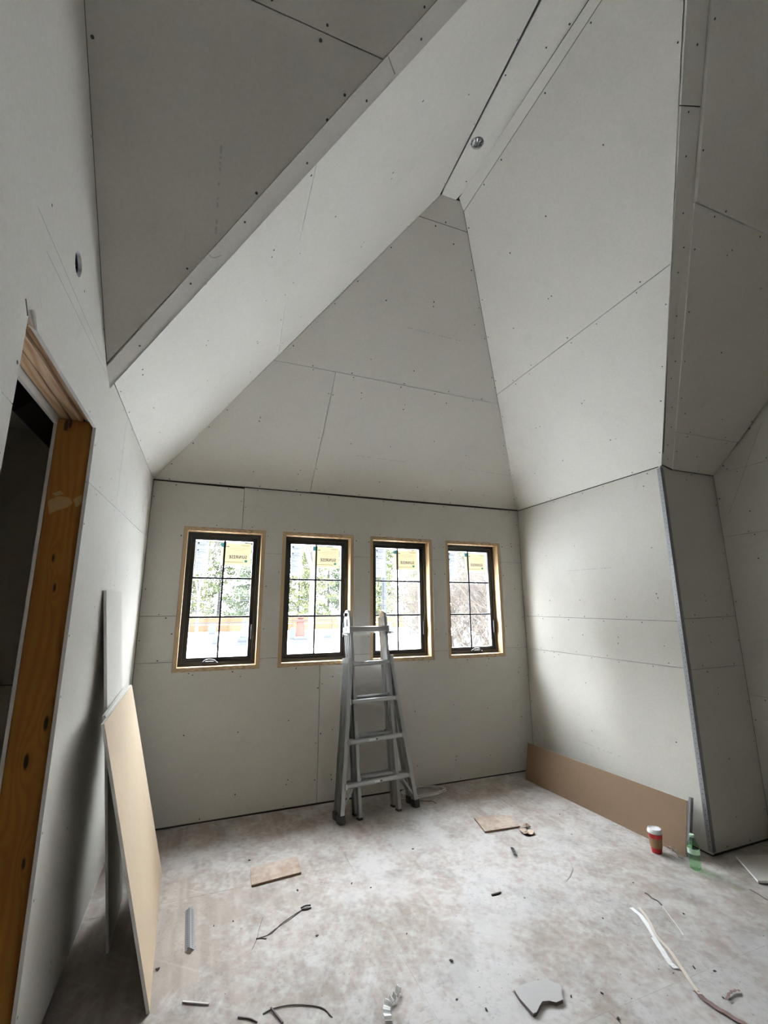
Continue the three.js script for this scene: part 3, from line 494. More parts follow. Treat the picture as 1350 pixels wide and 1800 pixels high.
// ------------------------------------------------------------------ leaning boards
{
  const bh = (a, b, c, d, t, n) => solid(a, b, c, d, n.clone().multiplyScalar(t));
  // A near top, B far top, C far bottom, D near bottom
  const nrm = (a, b, c) => b.clone().sub(a).cross(c.clone().sub(a)).normalize();
  {
    const A = V(0.112, 1.142, 1.735), B = V(0.098, 1.176, 0.83), C = V(0.352, 0.002, 0.60), Dd = V(0.398, 0.002, 1.735);
    let n = nrm(Dd, C, A); if (n.x > 0) n.negate();
    const o = top('drywall_offcut', 'large tan-backed drywall offcut leaning against the doorway wall', 'drywall board', {});
    part(o, 'back_paper', bh(Dd, C, B, A, 0.0012, n), M.tan, 'tan backing paper');
    const s = n.clone().multiplyScalar(0.0013);
    part(o, 'core', bh(...[Dd, C, B, A].map((p) => p.clone().add(s)), 0.0115, n), M.gypsum, 'white gypsum core with pale face');
  }
  {
    const A = V(0.018, 1.733, 1.51), B = V(0.018, 1.74, 1.055), C = V(0.165, 0.002, 0.80), Dd = V(0.175, 0.002, 1.29);
    let n = nrm(Dd, C, A); if (n.x > 0) n.negate();
    const o = top('drywall_offcut', 'tall narrow white drywall offcut behind the tan leaning board', 'drywall board', {});
    part(o, 'face_paper', bh(Dd, C, B, A, 0.0012, n), M.paper);
    const s = n.clone().multiplyScalar(0.0013);
    part(o, 'core', bh(...[Dd, C, B, A].map((p) => p.clone().add(s)), 0.0115, n), M.gypsum);
  }
  {
    const A = V(0.095, 1.155, 1.62), B = V(0.083, 1.188, 0.86), C = V(0.337, 0.002, 0.64), Dd = V(0.377, 0.002, 1.62);
    let n = nrm(Dd, C, A); if (n.x > 0) n.negate();
    const o = top('drywall_offcut', 'grey-faced drywall offcut sandwiched behind the tan leaning board', 'drywall board', {});
    part(o, 'face_paper', bh(Dd, C, B, A, 0.0012, n), M.paper);
    const s = n.clone().multiplyScalar(0.0013);
    part(o, 'core', bh(...[Dd, C, B, A].map((p) => p.clone().add(s)), 0.0115, n), M.gypsum);
  }
  {
    const C = V(3.515, 0.002, 0.168), B = V(3.6115, 0.307, 0.117), A = V(3.705, 0.322, 1.704), Dd = V(3.607, 0.002, 1.712);
    let n = nrm(Dd, C, A); if (n.x < 0) n.negate();
    const o = top('drywall_strip', 'long low brown-backed drywall strip leaning along the bright side wall', 'drywall board', {});
    part(o, 'back_paper', bh(Dd, C, B, A, 0.0012, n), M.brownPaperDim, 'brown backing paper darkened for weaker light');
    const s = n.clone().multiplyScalar(0.0013);
    part(o, 'core', bh(...[Dd, C, B, A].map((p) => p.clone().add(s)), 0.0115, n), M.gypsum);
  }
  {
    // short metal channel standing at the end of the strip
    const o = top('metal_channel', 'short slotted galvanised metal channel leaning at the end of the brown strip', 'metal channel', { at: V(3.632, 0.003, 1.722) });
    const a = V(0, 0, 0), b = V(0.085, 0.345, 0.004), sd = V(1, 0, 0.25);
    part(o, 'web', bar(a, b, 0.034, 0.002, V(1, 0, 0.3)), M.zinc);
    part(o, 'lip', bar(V(-0.017, 0, 0.004), V(0.068, 0.345, 0.008), 0.003, 0.014, V(1, 0, 0.3)), M.alu);
    part(o, 'lip', bar(V(0.017, 0, -0.001), V(0.102, 0.345, 0.003), 0.003, 0.014, V(1, 0, 0.3)), M.alu);
    for (const f of [0.2, 0.45, 0.72, 0.9]) part(o, 'slot', rbox(0.012, 0.03, 0.002, 0.0009, 0.085 * f, 0.345 * f, 0.0025), M.screw);
  }
}

// ------------------------------------------------------------------ ladder
{
  const o = top('folding_ladder', 'grey aluminium multi-position ladder leaning between the middle windows', 'ladder', { at: V(1.925, 0.0, 0.377) });
  o.rotation.order = 'YXZ'; o.rotation.y = rad(5.74); o.rotation.x = rad(-9);
  const chan = (a, b, s, w = 0.03, d = 0.058) => { // C-channel, open to the outside (s = +1 right rail)
    const ax = V(1, 0, 0), off = (dx, dz) => V(dx, 0, dz);
    return merge([bar(a.clone().add(off(-s * (w / 2 - 0.0025), 0)), b.clone().add(off(-s * (w / 2 - 0.0025), 0)), 0.005, d, ax), bar(a.clone().add(off(0, d / 2 - 0.002)), b.clone().add(off(0, d / 2 - 0.002)), w, 0.0045, ax, 0.0015), bar(a.clone().add(off(0, -d / 2 + 0.002)), b.clone().add(off(0, -d / 2 + 0.002)), w, 0.0045, ax, 0.0015)]);
  };
  const rung = (y, hw, z, d = 0.05, h = 0.034) => merge([rbox(2 * hw, h, d, 0.011, 0, y, z, 3), ...[-1, 1].map((s) => rbox(0.022, h + 0.014, d + 0.01, 0.006, s * (hw - 0.008), y, z, 2)), ...[-0.014, 0, 0.014].map((k) => box(2 * hw - 0.05, 0.002, 0.004, 0, y + h / 2 + 0.0005, z + k))]);
  const half = (y) => (y > 1.1 ? 0.208 : 0.208 + (0.335 - 0.208) * (1.1 - y) / 1.1);
  const steps = [0.25, 0.56, 0.865];
  for (const [z, y0, kind] of [[0, 0, 'front'], [-0.085, 0.0135, 'rear']]) {
    for (const s of [-1, 1]) {
      part(o, 'outer_rail', merge([chan(V(s * 0.335, y0 + 0.035, z), V(s * 0.208, 1.1, z), s, 0.034, 0.062), chan(V(s * 0.208, 1.1, z), V(s * 0.206, 1.23, z), s, 0.034, 0.062)]), M.alu);
      part(o, 'rubber_foot', rbox(0.05, 0.06, 0.075, 0.008, s * 0.336, y0 + 0.031, z), M.rubber, 'dark rubber foot');
      part(o, 'inner_rail', chan(V(s * 0.176, y0 + 0.012, z - 0.004), V(s * 0.176, 1.58, z - 0.004), s, 0.028, 0.05), M.aluDull);
      part(o, 'end_cap', rbox(0.036, 0.018, 0.056, 0.004, s * 0.176, y0 + 0.010, z - 0.004), M.rubber);
      part(o, 'brace', bar(V(s * 0.318, y0 + 0.1, z + 0.012), V(s * 0.222, 0.238, z + 0.012), 0.018, 0.004, V(0, 1, 0), 0.0015), M.aluDull);
    }
    for (const y of steps) part(o, 'rung', rung(y, half(y) - 0.008, z + 0.012), M.alu);
    for (const y of [0.28, 0.59, 0.895]) part(o, 'rung', rung(y, 0.165, z - 0.012, 0.03, 0.028), M.aluDull);
    for (const [y, w] of [[1.172, 0.178], [1.465, 0.178]]) part(o, 'rung', rung(y, w + 0.02, z + 0.002, 0.055, y > 1.4 ? 0.05 : 0.036), M.alu);
  }
  for (const s of [-1, 1]) {
    const hx = s * 0.178;
    const hinge = part(o, 'hinge', merge([new THREE.CylinderGeometry(0.042, 0.042, 0.026, 24).rotateZ(Math.PI / 2).translate(hx, 1.605, -0.045), rbox(0.022, 0.13, 0.034, 0.006, hx, 1.555, -0.008), rbox(0.022, 0.13, 0.034, 0.006, hx, 1.555, -0.082)]), M.alu, 'rounded locking hinge');
    part(hinge, 'hinge_knob', merge([new THREE.CylinderGeometry(0.016, 0.018, 0.022, 14).rotateZ(Math.PI / 2).translate(hx + s * 0.024, 1.605, -0.045)]), M.blackMatte);
    part(o, 'lock_pin', merge([bar(V(s * 0.195, 1.43, 0.012), V(s * 0.262, 1.432, 0.02), 0.008, 0.008), rbox(0.012, 0.03, 0.02, 0.004, s * 0.215, 1.43, 0.012)]), M.alu, 'bent steel lock pin');
  }
  const stick = (x, y, z, w) => { const s = part(o, 'rung_label', box(w, 0.016, 0.0008, x, y, z), std([0.62, 0.62, 0.60], 0.6), 'small printed label on a rung'); part(s, 'label_print', box(0.018, 0.012, 0.0006, x + w * 0.36, y, z + 0.0007), std([0.10, 0.05, 0.04], 0.6)); };
  stick(-0.03, 0.56, 0.0376, 0.085); stick(-0.01, 0.25, 0.0376, 0.07);
  part(o, 'rail_label', box(0.016, 0.085, 0.0008, 0.178, 1.32, 0.0235), std([0.6, 0.6, 0.58], 0.6));
}

// ------------------------------------------------------------------ cup and bottle
{
  const o = top('coffee_cup', 'red paper coffee cup with brown sleeve and white lid on the floor', 'cup', { at: V(3.487, 0, 1.60) });
  const lathe = (p, s = 32) => new THREE.LatheGeometry(p.map(([a, b]) => new THREE.Vector2(a, b)), s);
  part(o, 'cup_body', lathe([[0, 0.003], [0.029, 0.003], [0.029, 0], [0.031, 0], [0.0435, 0.128], [0.041, 0.128], [0.03, 0.006]]), std([0.42, 0.012, 0.018], 0.45));
  part(o, 'sleeve', lathe([[0.0352, 0.035], [0.0375, 0.035], [0.0428, 0.092], [0.0405, 0.092]]), std([0.30, 0.195, 0.105], 0.85), 'brown cardboard sleeve');
  part(o, 'lid', lathe([[0.0445, 0.122], [0.0468, 0.122], [0.0468, 0.131], [0.0445, 0.134], [0.041, 0.147], [0.038, 0.147], [0.036, 0.141], [0, 0.141]]), std([0.80, 0.80, 0.79], 0.4), 'white plastic lid');
  part(o, 'sleeve_flap', box(0.001, 0.02, 0.016, 0.0, 0, 0).rotateY(0.9).translate(0.042, 0.045, 0.006), std([0.26, 0.17, 0.09], 0.85));
}
{
  const o = top('plastic_bottle', 'clear green plastic drink bottle standing by the wall corner', 'bottle', { at: V(3.530, 0, 1.838) });
  const prof = [[0.0, 0.004], [0.022, 0.0], [0.030, 0.006], [0.033, 0.018]];
  for (let i = 0; i < 8; i++) { const y = 0.022 + i * 0.0085; prof.push([0.0335, y], [0.0315, y + 0.0042]); }
  prof.push([0.0335, 0.092], [0.0335, 0.128], [0.031, 0.142], [0.025, 0.156], [0.017, 0.170], [0.0125, 0.178], [0.0125, 0.186]);
  const inner = prof.slice().reverse().map(([a, b]) => [Math.max(0, a - 0.0006), b + 0.0003]);
  part(o, 'bottle_body', new THREE.LatheGeometry(prof.map(([a, b]) => new THREE.Vector2(a, b)), 36), new THREE.MeshPhysicalMaterial({ color: new THREE.Color().setRGB(0.68, 0.90, 0.70), transmission: 1, thickness: 0, roughness: 0.08, ior: 1.45 }));
  part(o, 'bottle_label', new THREE.LatheGeometry([[0.0343, 0.093], [0.0343, 0.124]].map(([a, b]) => new THREE.Vector2(a, b)), 36, 0, 4.6).rotateY(2.4), new THREE.MeshPhysicalMaterial({ color: new THREE.Color().setRGB(0.62, 0.72, 0.58), transmission: 0.35, thickness: 0, roughness: 0.9 }), 'pale wrap label');
  part(o, 'cap', new THREE.LatheGeometry([[0.0, 0.199], [0.0135, 0.199], [0.0148, 0.197], [0.0148, 0.184], [0.0128, 0.184]].map(([a, b]) => new THREE.Vector2(a, b)), 28), std([0.42, 0.62, 0.45], 0.5), 'pale green screw cap');
}

// ------------------------------------------------------------------ scraps on the floor
const flat = (pts, t, y = 0.0008) => boardGeo(pts.map((p) => V(p.x, y + t, p.z)).reverse(), V(0, 1, 0), t);
const px = (...c) => { const o = []; for (let i = 0; i < c.length; i += 2) o.push(FLOOR(c[i], c[i + 1])); return o; };
function ribbon(pts, w, t = 0.0006, lift = 0.002, wave = 0) {
  const c = new THREE.CatmullRomCurve3(pts), n = 28, L = [], pos = [], r = rng(Math.round(pts[0].x * 1000));
  for (let i = 0; i <= n; i++) { const p = c.getPoint(i / n), d = c.getTangent(i / n), s = V(-d.z, 0, d.x).normalize().multiplyScalar(w / 2), y = lift + wave * (0.5 + 0.5 * Math.sin(i * 0.9)) * (0.6 + 0.4 * r()); L.push([p.clone().sub(s).setY(y), p.clone().add(s).setY(y + wave * 0.4)]); }
  const tri = (a, b, c2) => pos.push(...a.toArray(), ...b.toArray(), ...c2.toArray());
  for (let i = 0; i < n; i++) { const [a, b] = L[i], [e, f] = L[i + 1]; const u = V(0, t, 0), A = a.clone().add(u), B = b.clone().add(u), G = e.clone().add(u), H = f.clone().add(u);
    tri(A, B, G); tri(B, H, G); tri(a, e, b); tri(b, e, f); tri(a, A, e); tri(A, G, e); tri(b, f, B); tri(B, f, H); }
  const g = new THREE.BufferGeometry(); g.setAttribute('position', new THREE.Float32BufferAttribute(pos, 3)); g.setAttribute('uv', new THREE.Float32BufferAttribute(new Float32Array((pos.length / 3) * 2), 2)); g.computeVertexNormals(); return g;
}
const wire = (pts, r) => tube(pts.map((p, i) => V(p.x, r + 0.0006 + (p.y || 0), p.z)), r, 32, 6);
{
  const sq = (label, pts) => { const o = top('plywood_square', label, 'plywood square', {}); part(o, 'veneer', flat(pts, 0.0025, 0.0105), M.ply, 'dusty pale top veneer'); part(o, 'plies', flat(pts.map((p) => p.clone()), 0.0098), M.plyEdge, 'dark ply edges'); };
  sq('dusty plywood square on the floor nearest the metal bead offcut', [V(0.881, 0, 0.803), V(0.871, 0, 0.993), V(1.176, 0, 0.965), V(1.186, 0, 0.770)]);
  sq('dusty plywood square on the floor between ladder and brown strip', [V(2.594, 0, 0.720), V(2.548, 0, 0.940), V(2.842, 0, 0.968), V(2.880, 0, 0.776)]);

  const b = top('metal_bead_offcut', 'short offcut of perforated metal corner bead lying on the floor', 'metal offcut', { at: V(0.531, 0, 1.085), turn: 0.03 });
  const fl = (s) => bar(V(s * 0.011, 0.0085, 0), V(s * 0.011, 0.0085, 0.335), 0.027, 0.001, V(s, -0.72, 0));
  part(b, 'flange', fl(-1), M.zinc); part(b, 'flange', fl(1), M.zinc);
  const hl = []; for (let i = 0; i < 20; i++) for (const s of [-1, 1]) hl.push(new THREE.CircleGeometry(0.0032, 7).rotateX(-Math.PI / 2).rotateZ(-s * 0.62).translate(s * 0.0125, 0.0085, 0.016 + i * 0.016));
  const hm = part(b, 'holes', merge(hl), M.screw); hm.userData.kind = 'stuff';
  part(b, 'bent_end', bar(V(-0.014, 0.006, 0.337), V(0.006, 0.004, 0.352), 0.03, 0.001, V(0.8, 0.3, 0.4)), M.zinc);

  top('metal_offcut', 'dark bent metal offcut on the floor behind the leaning boards', 'metal offcut', { geo: merge([bar(V(0, 0.002, 0), V(0.03, 0.002, 0.2), 0.03, 0.0015), bar(V(0.016, 0.012, 0), V(0.046, 0.012, 0.2), 0.0015, 0.022)]), mat: M.zinc, at: FLOOR(203, 1525) });

  const dark = std([0.11, 0.085, 0.075], 0.8), darker = std([0.04, 0.03, 0.03], 0.7), white = std([0.80, 0.79, 0.77], 0.7), cream = std([0.62, 0.55, 0.47], 0.8), brown = std([0.20, 0.13, 0.115], 0.8);
  const w1 = top('wire_offcut', 'bundle of thin brown wires with a dark clip on the floor', 'wire', {});
  part(w1, 'strand', wire(px(535, 1597, 512, 1612, 494, 1625, 476, 1642, 454, 1650), 0.0016), dark);
  part(w1, 'strand', wire(px(534, 1599, 505, 1620, 486, 1632, 468, 1646), 0.0013), dark);
  part(w1, 'strand', wire(px(462, 1613, 456, 1632, 451, 1652, 443, 1670), 0.0012), dark);
  part(w1, 'strand', wire(px(450, 1651, 458, 1650, 468, 1651), 0.0022), dark);
  part(w1, 'clip', merge([tube([FLOOR(529, 1599), FLOOR(537, 1595), FLOOR(546, 1594)].map((p) => p.setY(0.008)), 0.0045, 12, 6), tube([FLOOR(530, 1600), FLOOR(538, 1600), FLOOR(547, 1597)].map((p) => p.setY(0.004)), 0.0035, 12, 6)]), darker, 'dark plastic clip');

  top('plaster_stick', 'short thin white stick lying on the floor beside the tan board', 'stick', { geo: bar(FLOOR(321, 1763).setY(0.004), FLOOR(367, 1767).setY(0.004), 0.007, 0.006, V(0, 0, 1)), mat: std([0.55, 0.53, 0.5], 0.8) });
  top('wire_arc', 'thin dark wire curved in an arc on the floor', 'wire', { geo: wire(px(462, 1784, 476, 1776, 503, 1769, 535, 1768, 568, 1774, 584, 1790), 0.0024), mat: dark });
  top('wooden_splinter', 'straight dark splinter touching the end of the wire arc', 'splinter', { geo: bar(FLOOR(476, 1775).setY(0.0075), FLOOR(497, 1800).setY(0.004), 0.006, 0.005, V(0, 0, 1)), mat: dark });
  top('twig', 'small curved twig on the floor near the wire arc', 'twig', { geo: wire(px(418, 1790, 428, 1791, 440, 1793, 452, 1799), 0.003), mat: dark });

  const tp = top('crumpled_tape', 'crumpled white strip of paper tape on the floor', 'tape', {});
  part(tp, 'loop', ribbon(px(702, 1743, 699, 1752, 692, 1762, 683, 1768), 0.018, 0.0008, 0.006, 0.02), white);
  part(tp, 'tail', ribbon(px(690, 1762, 682, 1768, 680, 1785, 684, 1800), 0.03, 0.0008, 0.004, 0.012), white);

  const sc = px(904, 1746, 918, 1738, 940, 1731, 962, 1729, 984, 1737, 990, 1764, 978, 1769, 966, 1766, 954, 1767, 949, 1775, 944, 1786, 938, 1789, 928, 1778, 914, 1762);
  const scrap = top('drywall_scrap', 'torn grey drywall scrap on the floor, its ragged edge coloured dark for shade', 'drywall scrap', {});
  part(scrap, 'face_paper', flat(sc, 0.0012, 0.0135), std([0.40, 0.385, 0.365], 0.9));
  part(scrap, 'shaded_torn_core', flat(sc.map((p) => p.clone()), 0.0125), std([0.16, 0.14, 0.125], 0.95), 'torn edge coloured dark for shade');  // dark core colour holds the shade on the edge turned from the windows

  const t1 = top('paper_tape', 'long white strip of paper tape trailing across the floor', 'tape', {});
  part(t1, 'white_strip', ribbon(px(1109, 1597, 1126, 1611, 1148, 1643, 1152, 1650), 0.024, 0.0006, 0.003, 0.002), white);
  part(t1, 'white_strip', ribbon(px(1149, 1650, 1165, 1674, 1178, 1694, 1189, 1704), 0.026, 0.0006, 0.003, 0.002), white);
  part(t1, 'cream_strip', ribbon(px(1123, 1598, 1140, 1620, 1154, 1648, 1172, 1668, 1190, 1692, 1212, 1726, 1231, 1751), 0.017, 0.0006, 0.0055, 0.004), cream);
  part(t1, 'brown_strip', ribbon(px(1222, 1744, 1245, 1764, 1270, 1780, 1300, 1798, 1325, 1812), 0.024, 0.0006, 0.004, 0.004), brown, 'brown curled end');
  const sg = top('cord_scrap', 'thin white cord with a dark knotted end on the floor', 'cord', {});
  part(sg, 'cord', wire(px(1164, 1593, 1178, 1612, 1190, 1628, 1201, 1644), 0.0022), white);
  part(sg, 'knotted_end', wire(px(1134, 1571, 1140, 1574, 1146, 1580, 1156, 1585, 1164, 1593), 0.0036), dark);
  top('bark_curl', 'dark brown curl of bark at the floor beside the tape', 'bark', { geo: ribbon(px(1278, 1761, 1283, 1750, 1290, 1746, 1300, 1744), 0.012, 0.001, 0.004, 0.006), mat: brown });
  top('thin_rod', 'thin brown rod lying near the slab in the corner', 'rod', { geo: wire(px(1318, 1564, 1332, 1572, 1349, 1583), 0.0022), mat: dark });
  top('foil_scrap', 'crushed silver foil scrap in the middle of the floor', 'scrap', { geo: ribbon(px(900, 1494, 903, 1499, 907, 1507), 0.022, 0.001, 0.004, 0.014), mat: M.zinc });
  top('twig', 'thick dark stub of twig on open floor near the foil scrap', 'twig', { geo: bar(FLOOR(864, 1575).setY(0.005), FLOOR(881, 1570).setY(0.005), 0.009, 0.007, V(0, 0, 1), 0.002), mat: darker });
  top('plastic_strap', 'thin curved strap of plastic on the floor in front of the cup', 'strap', { geo: ribbon(px(991, 1551, 1000, 1543, 1005, 1532, 1004, 1520, 998, 1509), 0.006, 0.0006, 0.002, 0.003), mat: std([0.34, 0.30, 0.27], 0.8) });
  const lf = top('crumpled_paper', 'small crumpled tan paper beside the plywood square', 'paper', {});
  part(lf, 'fold', ribbon(px(917, 1458, 922, 1465, 930, 1467, 935, 1462), 0.05, 0.001, 0.004, 0.012), std([0.52, 0.42, 0.33], 0.9));
  part(lf, 'fold', ribbon(px(918, 1455, 925, 1454, 931, 1457), 0.03, 0.001, 0.006, 0.02), std([0.55, 0.45, 0.36], 0.9));
  top('drywall_scrap', 'white drywall slab lying on the floor beside the return wall', 'drywall scrap', { geo: flat([V(3.90, 0, 1.85), V(3.722, 0, 2.085), V(4.02, 0, 2.22), V(4.26, 0, 1.98)], 0.0127, 0.006), mat: [M.paper, M.gypsum] });
  const rag = top('tape_scrap', 'scrap of cream tape on the floor at the foot of the metal channel', 'tape', { geo: ribbon(px(1176, 1492, 1188, 1499, 1194, 1505, 1197, 1511), 0.03, 0.001, 0.003, 0.016), mat: cream });
  top('paper_chip', 'tiny white paper chip at the foot of the brown strip', 'paper', { geo: ribbon(px(1078, 1448, 1081, 1450, 1085, 1452), 0.02, 0.001, 0.003, 0.004), mat: white });

  // coil of white cable behind the ladder
  const cc = [], c0 = V(2.42, 0, 0.13), r = rng(77);
  for (let i = 0; i <= 96; i++) { const a = (i / 96) * Math.PI * 2 * 3.3, q = 0.17 + 0.03 * Math.sin(a * 0.31 + 1) + 0.02 * r(); cc.push(V(c0.x + Math.cos(a) * q * (1.15), 0.007 + 0.006 * (i / 96) * 3 + 0.02 * (0.5 + 0.5 * Math.sin(a * 1.3)), c0.z + Math.sin(a) * q * 0.55)); }
  top('cable_coil', 'loose coil of white cable on the floor behind the ladder', 'cable', { geo: new THREE.TubeGeometry(new THREE.CatmullRomCurve3(cc), 300, 0.0042, 6), mat: std([0.62, 0.62, 0.60], 0.5) });
  top('twig', 'reddish brown twig on the floor beside the cable coil', 'twig', { geo: wire(px(738, 1408, 750, 1409, 758, 1409, 767, 1413), 0.0028), mat: std([0.14, 0.06, 0.045], 0.8) });

  // loose chips one can pick out, then the crumbs nobody could count
  const chipAt = [[376, 1628, 0.011], [523, 1566, 0.014], [557, 1646, 0.014], [618, 1554, 0.013], [277, 1705, 0.016], [410, 1620, 0.01], [652, 1561, 0.009], [715, 1642, 0.009], [793, 1690, 0.016], [1004, 1753, 0.011], [1058, 1747, 0.011], [1086, 1791, 0.013], [922, 1579, 0.009], [1060, 1615, 0.009], [1113, 1552, 0.008], [1220, 1702, 0.014], [1256, 1708, 0.012], [1202, 1607, 0.011], [438, 1513, 0.012], [1005, 1467, 0.009], [803, 1758, 0.01], [855, 1776, 0.012], [984, 1432, 0.009], [1272, 1755, 0.01], [726, 1493, 0.012]];
  const rr = rng(99), cg = [0, 1, 2].map((k) => { const g = new THREE.IcosahedronGeometry(1, 0), p = g.attributes.position, q = rng(300 + k), mp = new Map(); for (let i = 0; i < p.count; i++) { const key = [p.getX(i), p.getY(i), p.getZ(i)].map((v) => v.toFixed(3)).join(); if (!mp.has(key)) mp.set(key, 0.7 + q() * 0.5); const s = mp.get(key); p.setXYZ(i, p.getX(i) * s, p.getY(i) * s * 0.4, p.getZ(i) * s * 0.55); } g.computeVertexNormals(); return g; });
  chipAt.forEach(([a, b, s], i) => { const p = FLOOR(a, b), m = top('debris_chip', 'small dark chip of debris lying on the dusty floor', 'debris', { geo: cg[i % 3], mat: i % 4 ? darker : dark, group: 'dark chips scattered on the floor', at: V(p.x, s * 0.38, p.z), turn: rr() * 6 }); m.scale.setScalar(s * 0.75); m.position.y = s * 0.28; });
  const crumbs = [], tint = [std([0.45, 0.42, 0.39], 0.9)];
  for (let i = 0; i < 1500; i++) { const s = 0.0008 + Math.pow(rr(), 4) * 0.004, x = 0.25 + rr() * 3.6, z = 0.3 + Math.sqrt(rr()) * 2.6; crumbs.push(cg[i % 3].clone().scale(s, s, s).rotateY(rr() * 6).translate(x, s * 0.4, z)); }
  top('plaster_crumbs', 'fine plaster and sawdust crumbs strewn over the subfloor', 'crumbs', { geo: merge(crumbs), mat: std([0.33, 0.30, 0.275], 0.95), kind: 'stuff' });
}

// ------------------------------------------------------------------ outside: a snowy graveyard before trees
const GY = -1.0;
{
  const g = new THREE.PlaneGeometry(260, 230, 90, 80).rotateX(-Math.PI / 2).translate(25, GY, -65), p = g.attributes.position;
  for (let i = 0; i < p.count; i++) { const x = p.getX(i), z = p.getZ(i); p.setY(i, GY + (fbm(N1, (x + 300) * 0.12, (z + 300) * 0.12, 256, 3) - 0.5) * 0.35 * smooth(-2, -12, z) + smooth(-48, -75, z) * 0.6); }
  g.computeVertexNormals();
  top('snow_ground', 'snow covered ground outside the windows', 'snow', { geo: g, mat: M.snow, kind: 'structure' });
}
{
  const o = top('wooden_fence', 'brown wooden fence behind the graveyard outside', 'fence', { at: V(0, GY - 0.1, -52) });
  const fm = [[0.035, 0.0235, 0.0145], [0.032, 0.0218, 0.0135], [0.038, 0.026, 0.0165]].map((c) => matte(c)), pg = box(2.34, 0.8, 0.05), pg2 = box(2.34, 0.78, 0.04), post = box(0.14, 1.9, 0.14, 0, 0.95, 0);
  for (let i = 0, x = -14; x < 24; x += 2.44, i++) { const a = part(o, 'fence_panel', pg, fm[i % 3]); a.position.set(x + 1.22, 1.36, 0); const b = part(o, 'fence_panel', pg2, fm[(i + 1) % 3]); b.position.set(x + 1.22, 0.52, 0.03); part(o, 'fence_post', post, fm[1]).position.set(x, 0, 0.04); }
}
{
  const stone = matte([0.024, 0.0253, 0.0258]), stone2 = matte([0.028, 0.0293, 0.03]), red = matte([0.038, 0.020, 0.0165]);
  const base = (a, b) => FLOOR(a, b, GY);
  { const p = base(527, 1133), o = top('gravestone', 'tall red granite monument on a grey base outside', 'gravestone', { at: p.setY(GY - 0.05) });
    part(o, 'plinth', merge([box(1.25, 0.42, 0.9, 0, 0.21, 0), box(0.95, 0.25, 0.7, 0, 0.54, 0)]), stone2); part(o, 'shaft', merge([new THREE.CylinderGeometry(0.33, 0.42, 1.1, 4, 1).rotateY(Math.PI / 4).translate(0, 1.2, 0), box(0.72, 0.16, 0.62, 0, 1.8, 0), new THREE.SphereGeometry(0.24, 16, 12).translate(0, 2.05, 0)]), red); }
  { const p = base(428, 1134), o = top('gravestone', 'tapered grey obelisk outside the window with the tan board', 'gravestone', { at: p.setY(GY - 0.05) });
    part(o, 'plinth', merge([box(1.1, 0.3, 1, 0, 0.15, 0), box(0.85, 0.3, 0.8, 0, 0.45, 0)]), stone); part(o, 'shaft', merge([new THREE.CylinderGeometry(0.24, 0.40, 1.2, 4).rotateY(Math.PI / 4).translate(0, 1.2, 0), new THREE.ConeGeometry(0.25, 0.2, 4).rotateY(Math.PI / 4).translate(0, 1.9, 0)]), stone2); }
  const slab = (a, b, w, h, label) => { const p = base(a, b), o = top('gravestone', label, 'gravestone', { at: p.setY(GY - 0.05), group: 'plain grey headstones outside' }); const s = new THREE.Shape(); s.moveTo(-w / 2, 0); s.lineTo(w / 2, 0); s.lineTo(w / 2, h * 0.75); s.quadraticCurveTo(w / 2, h, 0, h); s.quadraticCurveTo(-w / 2, h, -w / 2, h * 0.75); part(o, 'tablet', new THREE.ExtrudeGeometry(s, { depth: 0.18, bevelEnabled: true, bevelSize: 0.015, bevelThickness: 0.015, bevelSegments: 1 }).translate(0, 0.2, -0.09), stone); part(o, 'plinth', box(w * 1.35, 0.25, 0.4, 0, 0.12, 0), stone2); };
  const lb = 'plain grey headstone standing in the snow outside';
  for (const [a, b, w, h] of [[514, 1128, 0.45, 0.95], [377, 1137, 0.4, 0.6], [684, 1113, 0.7, 1.0], [730, 1109, 0.85, 1.4], [725, 1116, 0.6, 0.5], [576, 1125, 0.6, 0.3], [700, 1104, 0.6, 0.9], [640, 1106, 0.7, 1.0], [372, 1118, 0.7, 1.1], [806, 1122, 0.7, 0.9]]) slab(a, b, w, h, lb);
  for (const [a, b, h] of [[354, 1152, 0.35], [408.5, 1151, 0.4], [511, 1149, 0.4], [559, 1148, 0.5], [692, 1143, 0.6], [716, 1140, 0.6], [512, 1136, 0.3]]) top('wooden_stake', 'short grey stake standing in the snow outside', 'stake', { geo: rbox(0.09, h + 0.1, 0.09, 0.01, 0, h / 2 - 0.05, 0), mat: stone, group: 'short stakes in the snow outside', at: base(a, b).setY(GY) });
}
